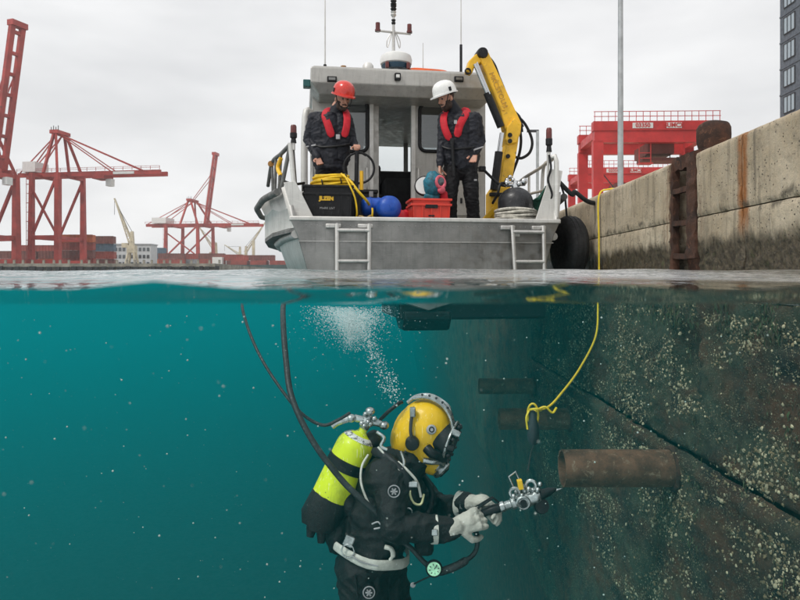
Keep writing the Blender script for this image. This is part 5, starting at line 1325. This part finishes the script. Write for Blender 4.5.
# lines
ml = MB().tube(spline([BW(1.62, .15, 1.16), BW(1.80, .2, 1.02), P(575, 192, 8.45), P(587, 201, 8.5), P(598, 203, 8.7), P(607, 198, 8.9)+Vector((.05, 0, 0)), Vector((3.3, 9.6, QT+.03))], 6), .028, 8)
ml = ml.build('mooring_line', M_simple('dark_rope', (.018, .022, .024), .85, var=.4, scale=20, bump=.6, bscale=90)); tag(ml, 'thick dark mooring line sagging from boat quarter to the quay', 'mooring line')
YB = 2.38*FPX/200
M_YLINE = M_simple('yellow_line', (.82, .60, .03), .5, var=.12, scale=20, bump=.2)
yl = spline([Vector((3.6, 9.2, QT+.012)), Vector((2.75, 8.45, QT+.03)), Vector((2.50, 8.4, QT+.035)), Vector((2.375, 8.36, QT-.06)), Vector((2.37, 8.34, .5)), Vector((2.372, 8.34, .05)), P(598, 302, 8.2), P(596, 335, 7.6), P(580, 368, 6.8), P(560, 395, 6.2), P(548, 407, 6.0), P(536, 410, 5.95)], 10)
ylo = MB().tube(yl, .0105, 8).build('guide_line', M_YLINE); tag(ylo, 'yellow line hanging over the quay edge and down into the water', 'rope')
# sinker hanging from the knot of the yellow line
kn_ = thing('lead_weight', 'dark lead weight tied in a yellow knot beside the submerged wall', 'weight', P(533, 410, 5.95))
MB().lathe([(.001, .0), (.02, -.01), (.03, -.06), (.05, -.14), (.052, -.24), (.03, -.29), (.001, -.30)], (0, 0, 0), n=18).build('sinker', M_simple('lead', (.03, .035, .04), .6), kn_)
mb = MB().torus((0, 0, -.04), .045, .010, (.3, 1, .2), 18, 6, sy=2.2); mb.torus((.02, 0, -.0), .05, .010, (0, .4, 1), 18, 6); mb.tube(spline([Vector((.03, 0, 0)), Vector((.10, -.02, .03)), Vector((.16, -.02, -.02)), Vector((.20, 0, .02))], 5), .010, 6)
mb.tube(spline([Vector((-.03, 0, .0)), Vector((-.06, -.02, -.06)), Vector((-.05, -.02, -.16))], 5), .009, 6); mb.build('knot', M_YLINE, kn_, 60)
# ------------------------------------------------------------------ diver
DD = 3.7
rd_ = P(372, 560, DD)
dv_ = thing('person', 'diver in black drysuit and yellow diving helmet working with a tool under water', 'person', rd_)
D = lambda px, py, dy=0: P(px, py, DD+dy)-rd_
def suit_mat():
    n = N('drysuit'); p = n.coord('Object'); k = n.mix(n.noise(p, 6, 6, .65, lo=.3, hi=.7), (.0035, .004, .0045), (.009, .0095, .0105))
    k = n.mix(n.noise(p, 26, 6, .75, lo=.64, hi=.74), k, (.04, .043, .043))
    sp = n.n('TexVoronoi', {'Vector': p, 'Scale': 120.0}).outputs['Distance']; k = n.mix(n.math('MULTIPLY', n.ramp(sp, .10, .16, 1, 0), n.noise(p, 9, 3, lo=.5, hi=.6)), k, (.10, .11, .10))
    return n.bsdf(k, .55, 0, n.bump(n.noise(p, 42, 6, .7), .6, .014), Specular_IOR_Level=.35)
M_SUIT = suit_mat()
M_GLOVE = cloth_mat('glove_grey', (.42, .41, .36), (.60, .58, .51), .8, sc=16)
M_DYEL = M_simple('helmet_yellow', (.92, .56, .008), .42, var=.14, scale=5, bump=.12, bscale=30, wear=(.55, .33, .02), wear_amt=.45)
M_CYL = M_simple('cylinder_lime', (.72, .86, .015), .42, var=.14, scale=6, bump=.1, wear=(.50, .58, .04), wear_amt=.35)
def scuffed(name, col, chip, grime):
    n = N(name); p = n.coord('Object')
    k = n.mix(n.noise(p, 4, 6, .65, lo=.3, hi=.7), tuple(x*.82 for x in col), col)
    k = n.mix(n.math('MULTIPLY', n.noise(n.coord('Object', (1, 1, .35)), 9, 7, .75, .5, lo=.50, hi=.66), .45), k, grime)
    for rot, sc in (((0, .6, 0), 70), ((0, -.9, .4), 95)):                                # scratches
        v = n.n('Mapping', {'Vector': p, 'Rotation': rot, 'Scale': (1, 1, .05)}).outputs[0]; k = n.mix(n.math('MULTIPLY', n.noise(v, sc, 2, .5, lo=.66, hi=.70), .75), k, chip)
    sp = n.n('TexVoronoi', {'Vector': p, 'Scale': 38.0}).outputs['Distance']; k = n.mix(n.math('MULTIPLY', n.ramp(sp, .10, .16, 1, 0), n.noise(p, 7, 3, lo=.52, hi=.60)), k, grime)
    return n.bsdf(k, n.ramp(n.noise(p, 14, 5), .3, .7, .3, .6), 0, n.bump(n.noise(p, 40, 5, .7), .15, .006))
M_DYEL = scuffed('helmet_yellow', (.92, .56, .008), (.96, .80, .35), (.30, .20, .03)); M_CYL = scuffed('cylinder_lime', (.72, .86, .015), (.85, .90, .5), (.25, .32, .04))
M_SILV = M_simple('worn_chrome', (.46, .48, .475), .3, .9, var=.4, scale=18, bump=.25, bscale=70)
M_WEB = cloth_mat('white_webbing', (.52, .52, .46), (.70, .70, .63), .75, sc=20)
fb = [ell(D(368, 566), (.17, .18, .13)), cap(D(370, 556, -.06), D(380, 508, -.06), .155, .165), cap(D(370, 556, .06), D(382, 508, .06), .155, .165), ell(D(389, 494), (.19, .215, .15)), ell(D(383, 478), (.165, .215, .11)),
      cap(D(386, 478, -.17), D(402, 480, .18), .11, .105), cap(D(392, 476), D(410, 460), .125, .110), cap(D(404, 464), D(418, 450), .108, .095),
      cap(D(390, 478, -.19), D(393, 526, -.29), .094, .078), cap(D(393, 526, -.29), D(446, 529.5, -.25), .078, .058), cap(D(436, 529.5, -.255), D(449, 529.5, -.25), .060, .058),
      cap(D(408, 482, .19), D(438, 508, .15), .088, .070), cap(D(438, 508, .15), D(466, 503.5, -.03), .068, .055),
      cap(D(362, 568, -.10), D(371, 662, -.13), .130, .095), cap(D(371, 662, -.13), D(350, 742, -.08), .092, .064), cap(D(382, 568, .10), D(398, 660, .12), .130, .095), cap(D(398, 660, .12), D(384, 742, .16), .092, .064),
      cap(D(350, 745, -.08), D(362, 760, -.10), .062, .05), cap(D(384, 745, .16), D(396, 760, .16), .062, .05)]
def suit_w(p):
    return crease(.022, 6.5, 9)(p) + .005*sin(p.z*62+4*noise.noise(p*7))*max(0, noise.noise(p*4+Vector((3, 3, 3))))
sculpt('drysuit', fb, [M_SUIT], .009, 4, suit_w, dv_)
# gloves, each with five fingers closed on the tool
T0, T1 = D(464, 518.5, -.17), D(552, 491.5, -.17); td = (T1-T0).normalized(); tu = Vector((-td.z, 0, td.x))
gl_n = [cap(D(449, 529.5, -.25), D(456, 527, -.25), .052, .044)] + hand(D(455, 526.5, -.245), (.88, .16, .24), (.08, .86, -.38), -1, 0, .72, 1.32) + [ell(D(466, 524, -.235), (.06, .034, .05))]
sculpt('glove', gl_n, [M_GLOVE], .0042, 7, crease(.0028, 20), dv_)
gl_f = [cap(D(466, 503.5, -.03), D(472, 502, -.06), .048, .040)] + hand(D(471, 502.5, -.06), (.86, -.42, .02), (.05, -.55, -.85), 1, 0, .70, 1.25) + [ell(D(481, 502.5, -.085), (.055, .036, .042))]
sculpt('glove', gl_f, [M_GLOVE], .0042, 7, crease(.0028, 20, 4), dv_)
for c, ax, r in ((D(434, 529.3, -.255), (1, .05, 0), .066), (D(461, 504, .0), (.95, -.6, .05), .062)):
    MB().lathe([(r, -.018), (r+.004, -.016), (r+.004, .016), (r, .018)], c, ax, 24).build('cuff_strap', M_WEB, dv_, 50); MB().box(Vector(c)+Vector((0, -r-.004, .01)), (.03, .012, .03)).build('strap_buckle', M_SILV, dv_, 0, .004)
# webbing belt
bl_ = []
for k in range(33):
    a = 2*pi*k/32; bl_.append(D(370, 545)+Vector((cos(a)*.205, sin(a)*.235, -.055*cos(a)+.004*sin(5*a))))
band(bl_, [Vector((cos(2*pi*k/32), sin(2*pi*k/32), 0)) for k in range(33)], .026, .008).build('waist_belt', M_WEB, dv_, 50)
MB().box(D(349, 541, -.215), (.05, .02, .055), Matrix.Rotation(.4, 3, 'Y')).build('belt_buckle', M_SILV, dv_, 0, .006)
MB().torus(D(348, 551, -.225), .032, .004, (.2, 1, 0), 22, 6).build('d_ring', M_SILV, dv_)
MB().tube(spline([D(385, 547, -.23), D(391, 549, -.24), D(393, 555, -.24), D(390, 560, -.235)], 5), [.012]*12+[.008]*4, 8).build('gear_hook', M_WEB, dv_)
# harness straps and piping
def near(pts, r, mat, name): return MB().tube(spline(pts, 6), r, 7).build(name, mat, dv_, 60)
near([D(368, 455, -.17), D(362, 466, -.235), D(361, 482, -.26), D(367, 500, -.275), D(376, 514, -.29)], .006, M_WEB, 'piping')
near([D(378, 447, -.16), D(388, 458, -.19), D(398, 470, -.24), D(403, 476, -.25)], .006, M_WEB, 'piping')
near([D(401, 452, -.14), D(404, 462, -.2), D(402, 470, -.24)], .009, M_SILV, 'collar_clip')
band(spline([D(372, 450, -.13), D(386, 458, -.19), D(404, 476, -.25), D(412, 500, -.235), D(408, 530, -.2)], 5), Vector((.15, -1, .1)), .024, .007).build('shoulder_harness', M_BLK, dv_, 50)
near([D(412, 484, -.24), D(410, 494, -.25), D(414, 503, -.245), D(421, 504, -.23), D(424, 494, -.22)], .006, M_simple('pale_cord', (.62, .62, .34), .7), 'lanyard')
MB().box(D(413, 484, -.245), (.05, .025, .03)).build('chest_clip', M_SILV, dv_, 0, .006)
for c, r in ((D(394, 491, -.315), .034), (D(369, 592, -.262), .034)):
    b_ = MB().lathe([(.001, .006), (r*.92, .006), (r, 0), (r, -.04)], c, (.05, -1, .08), 26).build('emblem_badge', M_BLK, dv_)
    MB().torus(Vector(c)+Vector((0, -.006, 0)), r*.82, .003, (.05, -1, .08), 28, 6).build('badge_ring', M_GREY, b_)
    mb = MB(); 
    for k in range(6): a = k*pi/3; mb.tube([Vector(c)+Vector((0, -.009, 0)), Vector(c)+Vector((cos(a)*r*.5, -.009, sin(a)*r*.5))], .0045, 6)
    mb.build('badge_star', M_GREY, b_)
MB().lathe([(.001, .004), (.012, .004), (.014, 0)], D(413, 585, -.20), (.2, -1, 0), 14).build('valve_cap', M_GREY, dv_)
near([D(372, 524, -.31), D(378, 522, -.325), D(381, 527, -.325), D(374, 529, -.32)], .004, M_GREY, 'arm_print')
band(spline([D(412, 500, -.245), D(398, 512, -.285), D(380, 516, -.255)], 5), Vector((.1, -1, .1)), .018, .006).build('chest_strap', M_BLK, dv_, 50)
MB().torus(D(408, 512, -.27), .020, .004, (.1, 1, .1), 18, 6).build('d_ring', M_SILV, dv_)
near([D(398, 462, -.2), D(407, 470, -.235), D(417, 482, -.23), D(421, 497, -.225)], .007, M_WEB, 'piping')
near([D(352, 556, -.235), D(362, 562, -.245), D(378, 566, -.235)], .004, M_GREY, 'seam_print'); near([D(355, 575, -.24), D(357, 590, -.245), D(358, 604, -.24)], .005, M_BLK, 'leg_seam')
MB().box(D(400, 500, -.285), (.04, .02, .05), Matrix.Rotation(.4, 3, 'Y')).build('strap_slider', M_SILV, dv_, 0, .005)
# chest pouch and dump hose on the far side
near([D(424, 478, .05), D(432, 492, .0), D(430, 508, -.02), D(424, 520, -.05)], .016, M_BLK, 'inflator_hose')
MB().box(D(424, 545, -.05), (.10, .10, .10)).build('pouch', M_SUIT, dv_, 0, .03)

# helmet ----------------------------------------------------------
hf = Vector((.90, -.27, -.36)).normalized(); hs_ = Vector((0, 0, 1)).cross(hf).normalized(); hu = hf.cross(hs_); HR = Matrix((hf, hs_, hu)).transposed(); HC = D(424, 430)
G = lambda f, s, u: HC+hf*f+hs_*s+hu*u
hm = sculpt('diving_helmet', [ell(G(-.03, 0, -.025), (.132, .130, .150), 0, HR), ell(G(-.0, 0, .012), (.146, .134, .156), 0, HR), ell(G(.05, 0, -.06), (.118, .118, .125), 0, HR), cap(G(-.02, 0, -.115), G(.10, 0, -.135), .105, .075), ell(G(-.055, 0, -.06), (.105, .122, .135), 0, HR), cap(G(.10, 0, -.10), G(.125, 0, -.125), .062, .055)], [M_DYEL], .008, 8, None, dv_)
MB().lathe([(.118, -.02), (.132, 0), (.132, .03), (.12, .045)], G(-.045, 0, -.235), hu, 32).build('neck_clamp', M_BLK, hm)
mb = MB().lathe([(.112, -.05), (.120, .0), (.115, .05)], G(-.045, 0, -.225), hu, 32); mb.build('neck_dam', M_SUIT, hm)
# brim that runs over the crown from back to faceplate
rim = []
for k in range(25):
    a = radians(-22+k*154/24); rim.append(G(cos(a)*.163, -.045, .012+sin(a)*.174))
band(rim, [Vector(hf*cos(radians(-22+k*154/24))+hu*sin(radians(-22+k*154/24)))-hs_*.3 for k in range(25)], .017, .009).build('crown_band', M_SILV, hm, 50)
mb = MB()
for k in range(3, 23, 2): mb.lathe([(.001, .006), (.006, .006), (.006, -.004)], rim[k]+(rim[k]-HC).normalized()*.009, (rim[k]-HC), 8)
mb.build('band_rivet', M_DARK, hm)
MB().tube(spline([G(.11, -.02, .13), G(.075, -.02, .176), G(-.02, -.02, .192), G(-.095, -.02, .157), G(-.13, -.02, .105)], 6), .010, 8).build('lifting_handle', M_SILV, hm)
# faceplate
fc = G(.150, 0, .0); fx = (hf*.98+hu*.05).normalized()
MB().lathe([(.104, -.085), (.110, -.03), (.110, .012), (.098, .024), (.086, .024), (.082, .010)], fc, fx, 40, sx=1.0, sy=.92).build('faceplate_frame', M_BLK, hm)
MB().lathe([(.001, .022), (.05, .018), (.084, .008)], fc, fx, 36).build('viewport', N('port_glass').bsdf((.02, .03, .035), .05, 0, None, Specular_IOR_Level=.9), hm)
mb = MB()
for k in range(14): a = 2*pi*k/14; x_, y_, z_ = frame_from(fx); mb.ball(fc+fx*.022+(x_*cos(a)+y_*sin(a))*.098, .010, 8, 6)
mb.build('frame_bolt', M_DARK, hm)
MB().torus(fc+fx*.004, .110, .008, fx, 40, 8).build('retaining_ring', M_SILV, hm)
for u_, s_ in ((.075, -.07), (.0, -.10)):
    MB().lathe([(.001, .035), (.014, .034), (.018, .02), (.018, -.01)], fc+hu*u_+hs_*s_+hf*.01, hf, 12).build('port_knob', M_SILV if u_ else M_BLK, hm)
# breathing gear at the chin
rc_ = G(.155, -.005, -.150)
rg_ = MB().lathe([(.030, -.07), (.050, -.05), (.054, -.012), (.048, -.008), (.054, .0), (.054, .016), (.040, .026), (.001, .028)], rc_, (hf*.82-hu*.35).normalized(), 28).build('demand_regulator', M_SILV, hm)
MB().lathe([(.001, .034), (.030, .033), (.034, .024)], rc_, (hf*.82-hu*.35).normalized(), 24).build('purge_button', M_BLK, rg_)
MB().tube(spline([G(.065, -.115, -.045), G(.10, -.125, -.055), G(.13, -.10, -.06), G(.155, -.06, -.075)], 5), .026, 12).build('side_block', M_BLK, hm)
MB().tube(spline([G(.07, -.105, -.115), G(.11, -.095, -.105), G(.145, -.07, -.095), G(.165, -.05, -.11)], 5), .018, 10).build('exhaust_whisker', M_SILV, hm)
MB().lathe([(.001, .040), (.030, .038), (.036, .028), (.036, .0), (.030, -.03)], G(-.012, -.13, -.045), (-.05, -1, -.05), 24).build('side_knob', M_BLK, hm)
near([G(-.075, -.105, .115), G(-.065, -.128, .085), G(-.04, -.152, .02), G(-.018, -.152, -.02)], .009, M_DARK, 'comms_lead')
MB().box(G(-.066, -.128, .10), (.03, .03, .05)).build('lead_clip', M_SILV, hm, 0, .006)
bdg = MB().lathe([(.001, .007), (.021, .006), (.025, 0), (.025, -.02)], G(.058, -.128, .058), (.25, -1, .25), 24).build('helmet_badge', M_GREY, hm); MB().torus(G(.058, -.136, .060), .012, .003, (.25, -1, .25), 18, 6).build('badge_mark', M_BLK, bdg)
MB().ball(G(-.03, -.118, -.112), .008, 8, 6).build('rivet', M_DARK, hm)

# air cylinder on the back
ca, cb = D(317.5, 524, -.08), D(362, 432, -.06); cx = (cb-ca).normalized(); CL = (cb-ca).length
tkc = MB().lathe([(.098, .10), (.100, .13), (.100, CL-.09)] + [(.100*cos(t)**.9, CL-.09+.085*sin(t)) for t in (.25, .5, .75, 1.0, 1.25)] + [(.022, CL+.005), (.022, CL+.03)], ca, cx, 40).build('air_cylinder', M_CYL, dv_, 60)
n = N('shoulder_label'); pz = n.coord('Object'); kk = n.mix(n.noise(pz, 45, 5, .8, lo=.5, hi=.56), (.72, .73, .70), (.10, .11, .11)); n.bsdf(kk, .6)
MB().lathe([(.1012*cos(t)**.9, CL-.0895+.0862*sin(t)) for t in (.62, .8, 1.0)], ca, cx, 40).build('shoulder_label', n.mat, tkc, 60)
MB().lathe([(.100, CL*.60), (.106, CL*.605), (.106, CL*.60+.055), (.100, CL*.605+.055)], ca, cx, 40).build('cam_band', M_BLK, tkc, 50)
mb = MB().lathe([(.03, -.02), (.085, -.012), (.103, .03), (.106, .155), (.100, .165)], ca, cx, 40)
mb.v = [tuple(Vector(v)+Vector((noise.noise(Vector(v)*18), noise.noise(Vector(v)*18+Vector((9, 0, 0))), noise.noise(Vector(v)*18+Vector((0, 9, 0)))))*.012) for v in mb.v]; mb.build('cylinder_boot', M_SUIT, tkc, 60)
vt = cb+cx*.04
vl = MB().lathe([(.024, -.02), (.028, 0), (.028, .04), (.02, .055), (.001, .056)], vt, cx, 16).build('valve', M_SILV, tkc)
mb = MB().tube([vt+cx*.03-Vector((.07, .0, -.01)), vt+cx*.03+Vector((.07, 0, -.02))], .019, 10); mb.build('valve_yoke', M_SILV, vl)
for q in (Vector((-.085, -.02, .012)), Vector((.085, -.02, -.025)), Vector((.012, -.02, .048))): MB().ball(vt+cx*.03+q, (.026, .026, .022), 12, 8).build('valve_knob', M_SILV, vl)
mb = MB()
for k in range(6): mb.ball(vt+cx*(.015*k-.01)+Vector((.03*sin(k*2.1), -.03, .01*cos(k))), .014, 8, 6)
mb.build('valve_fitting', M_SILV, vl)
MB().tube(spline([vt+cx*.03+Vector((-.09, -.02, .012)), vt+Vector((-.14, -.03, .02)), vt+Vector((-.17, -.03, -.0))], 5), .017, 10).build('hose_end', M_SILV, vl)
sculpt('back_harness', [ell(D(352, 500, .0), (.07, .15, .2), 0, Matrix.Rotation(-.43, 3, 'Y')), ell(D(340, 530, .0), (.08, .14, .12), 0), cap(D(372, 440, -.03), D(352, 478, -.02), .05, .07)], [M_SUIT], .012, 6, crease(.012, 8, 2), dv_)
mb = MB()
for px, py, px2, py2 in ((312, 527, 310, 537), (322, 532, 321, 543), (332, 538, 333, 552)): mb.tube([D(px, py, -.06), D(px2, py2, -.07)], [.03, .018], 8)
mb.build('boot_flap', M_SUIT, dv_, 60)
near([D(380, 420, -.05), D(388, 412, -.06), D(398, 404, -.05), D(402, 402, -.03)], .010, M_BLK, 'bailout_whip')
near([D(377, 432, -.13), D(384, 438, -.15), D(381, 446, -.16), D(387, 450, -.165)], .009, M_SILV, 'snap_hook')

# umbilicals: loose lines from the surface to the diver
M_UMB = M_simple('umbilical_rubber', (.016, .020, .022), .55, var=.5, scale=30, bump=.5, bscale=80, wear=(.09, .10, .10), wear_amt=.6)
um = MB().tube(spline([BW(-1.30, .6, -.10), P(287, 285, 6.4), P(284, 299, 4.6), P(283, 318, 3.95), P(286, 360, 3.7), P(292, 398, 3.55), P(312, 440, 3.45), P(340, 478, 3.42), P(362, 500, 3.40), P(378, 515, 3.42), P(384, 530, 3.5)], 10), .0155, 10).build('umbilical', M_UMB); tag(um, 'thick dark umbilical hose from the surface across the lime cylinder to the diver', 'hose')
um2 = MB().tube(spline([BW(-1.32, .5, -.06), P(246, 287, 6.0), P(242, 301, 4.4), P(246, 322, 3.95), P(258, 352, 3.8), P(276, 382, 3.7), P(300, 412, 3.62), P(322, 425, 3.6), P(338, 420, 3.6), P(350, 413, 3.63)], 10), .0085, 8).build('air_line', M_UMB); tag(um2, 'thin dark air line curving from the surface to the cylinder valve', 'hose')
wl = MB().tube(spline([P(533, 410, 5.95)+Vector((0, -.03, -.29)), P(531, 452, 5.0), P(528, 470, 3.55)], 8), .004, 6).build('tool_lanyard', M_UMB); tag(wl, 'thin dark cord from the lead weight down to the tool', 'cord')

# hand tool -------------------------------------------------------
tl_ = thing('underwater_tool', 'silver and black hydraulic hand tool with yellow tag held by the diver', 'tool', rd_+T0)
def q(t, u=0, s=0): return (T1-T0)*t + tu*u + Vector((0, s, 0))
MB().lathe([(.018, 0), (.024, .01), (.024, .10), (.021, .12), (.024, .14), (.024, .19), (.02, .2)], q(0), td, 18).build('grip', M_BLK, tl_)
MB().lathe([(.020, 0), (.027, .004), (.027, .025), (.022, .03), (.022, .06), (.030, .065), (.030, .085), (.02, .09)], q(.40), td, 20).build('collar', M_SILV, tl_)
bdy = MB().lathe([(.026, 0), (.038, .01), (.040, .06), (.034, .085), (.038, .095), (.030, .12)], q(.60), td, 22).build('tool_body', M_SILV, tl_)
MB().torus(q(.66, .0, -.035), .030, .008, (0, 1, .1), 20, 7).build('clamp_ring', M_SILV, bdy); MB().lathe([(.001, .012), (.016, .012), (.018, 0)], q(.66, 0, -.04), (0, -1, 0), 14).build('clamp_bolt', M_BLK, bdy)
MB().lathe([(.026, 0), (.028, .03), (.020, .08), (.010, .11), (.004, .118)], q(.80), (td+tu*.05).normalized(), 16).build('nozzle', M_BLK, tl_)
MB().lathe([(.004, .0), (.006, .012), (.001, .04)], q(1.03), td, 10).build('nozzle_tip', M_SILV, tl_)
MB().lathe([(.001, .02), (.034, .018), (.038, .01), (.038, -.01), (.034, -.018), (.001, -.02)], q(.84, -.05, -.01), (.1, -1, .2), 22).build('guard_disc', M_BLK, tl_)
MB().tube([q(.70, .03), q(.72, .075)], .016, 10).build('tag_stem', M_SILV, tl_)
MB().box(q(.69, .085, -.01), (.026, .03, .05), Matrix.Rotation(-.2, 3, 'Y')).build('yellow_tag', M_DYEL, tl_, 0, .004)
mb = MB(); a_, b_, c_, d_ = q(.62, .06), q(.60, .135), q(.685, .150), q(.70, .10); mb.tube([a_, b_, c_, d_], .0055, 8); mb.build('shackle', M_SILV, tl_)
for u_, t_ in ((.065, .80), (.052, .61)): MB().torus(q(t_, u_, -.01), .024, .009, (.3, 1, .1), 18, 8).build('hose_coupling', M_SILV, tl_); 
mb = MB(); 
for k in range(8): mb.ball(q(.58+.045*k, .045+.012*sin(k*2), -.02-.012*cos(k*3)), .013, 8, 6)
mb.build('fitting_cluster', M_SILV, tl_)
mb = MB().tube([q(.10, .03, -.03), q(.37, .062, -.02), q(.41, .03, -.015)], .006, 8); mb.tube([q(.10, .03, .0), q(.37, .062, .0)], .006, 8); mb.build('trigger_lever', M_BLK, tl_)
# tool hose with pressure gauge
tq = lambda px, py, dy: D(px, py, dy)-T0
th_ = MB().tube(spline([tq(470, 520, -.17), tq(477, 536, -.18), tq(475, 552, -.2), tq(462, 563, -.22), tq(446, 570, -.24), tq(436, 571, -.25), tq(424, 562, -.25), tq(412, 549, -.24), tq(402, 541, -.22)], 8), [.014]*10+[.012]*12+[.020]*18+[.013]*25, 10).build('tool_hose', M_UMB, tl_, 60)
gg = MB().lathe([(.001, -.02), (.036, -.018), (.041, -.008), (.041, .008), (.036, .014), (.033, .010)], tq(434, 568.5, -.285), (-.05, -1, .15), 28).build('pressure_gauge', M_BLK, tl_)
MB().lathe([(.001, .012), (.033, .0105)], tq(434, 568.5, -.285), (-.05, -1, .15), 28).build('gauge_face', M_simple('gauge_green', (.45, .85, .55), .5, var=.3, scale=40, bump=0), gg)
mb = MB(); 
for k in range(8):
    a = k*pi/4+.2; c0 = tq(434, 568.5, -.285)+Vector((0, -.013, .002)); mb.tube([c0+Vector((cos(a)*.018, 0, sin(a)*.018)), c0+Vector((cos(a)*.026, 0, sin(a)*.026))], .0022, 5)
mb.tube([c0, c0+Vector((.012, 0, .016))], .002, 5); mb.build('gauge_scale', M_DARK, gg)
near([D(436, 574, -.24), D(424, 579, -.23), D(414, 584, -.21)], .004, M_BLK, 'gauge_lanyard')

# ------------------------------------------------------------------ bubbles and drifting particles
def speck_mesh(pts, sub=1):
    ico = bmesh.new(); bmesh.ops.create_icosphere(ico, subdivisions=sub, radius=1); iv = [v.co.copy() for v in ico.verts]; fi = [tuple(v.index for v in f.verts) for f in ico.faces]; ico.free()
    mb = MB()
    for p, r, sq in pts: mb.add([Vector((v.x*r, v.y*r, v.z*r*sq))+p for v in iv], fi)
    return mb
rk = random.Random(21); bub = []
for _ in range(15000):
    a = rk.random()*6.28; R = abs(rk.gauss(0, 1)); px = 350+ (22+10*rk.random())*R*.70*cos(a); py = 306+abs(rk.gauss(0, 13)); 
    py += max(0, 1-abs(px-356)/26)*rk.random()*20
    if py > 352 or not 300 < px < 402: continue
    bub.append((P(px, py, 3.75+.22*R*sin(a)), .0008+.0024*rk.random()**2.8, .8))
for k in range(1100):
    t = rk.random()**1.3; px = 356+36*t+rk.gauss(0, 3.2+4*t); py = 318+80*t**1.2+rk.gauss(0, 5)
    bub.append((P(px, py, 3.72+rk.gauss(0, .05)), .0012+.0042*rk.random()**2.8, .85))
for k in range(60): bub.append((P(392+rk.gauss(0, 5), 385+rk.gauss(0, 9), 3.7+rk.gauss(0, .04)), .0015+.0055*rk.random()**2, .85))
for k in range(420): bub.append((P(355+rk.gauss(0, 34), 312+abs(rk.gauss(0, 26)), 3.75+rk.gauss(0, .15)), .0008+.0016*rk.random()**2, .9))
n = N('bubble'); g1 = n.n('BsdfGlossy', {'Color': (.85, .97, .97), 'Roughness': .2}); t1 = n.n('BsdfTransparent'); d1 = n.n('BsdfDiffuse', {'Color': (.84, .97, .97)})
m1 = n.n('MixShader', {0: .62, 1: g1.outputs[0], 2: d1.outputs[0]}); m2 = n.n('MixShader', {0: .5, 1: t1.outputs[0], 2: m1.outputs[0]}); n.t.links.new(m2.outputs[0], n.out.inputs['Surface'])
bo_ = speck_mesh(bub, 1).build('bubbles', n.mat, None, 80, fix=False); tag(bo_, 'column of white air bubbles rising from the diver to the surface', 'bubbles', kind='stuff')
par = []
for _ in range(70):
    y = rk.uniform(.48, 1.3); p = P(rk.uniform(0, 560), rk.uniform(320, 620), y); par.append((p, y*(.0006+.0012*rk.random()**3), 1))
for _ in range(1200):
    y = .7+6.5*rk.random()**.8; px = rk.uniform(-40, 840); py = rk.uniform(312, 640)
    p = P(px, py, y)
    if p.x > 2.2: continue
    par.append((p, y*(.0002+.0015*rk.random()**7), 1))
mp_ = M_simple('marine_snow', (.42, .50, .46), .9, var=.2, bump=0)
po = speck_mesh(par).build('suspended_particles', mp_, None, 80, fix=False); tag(po, 'pale specks drifting in the green water', 'particles', kind='stuff')
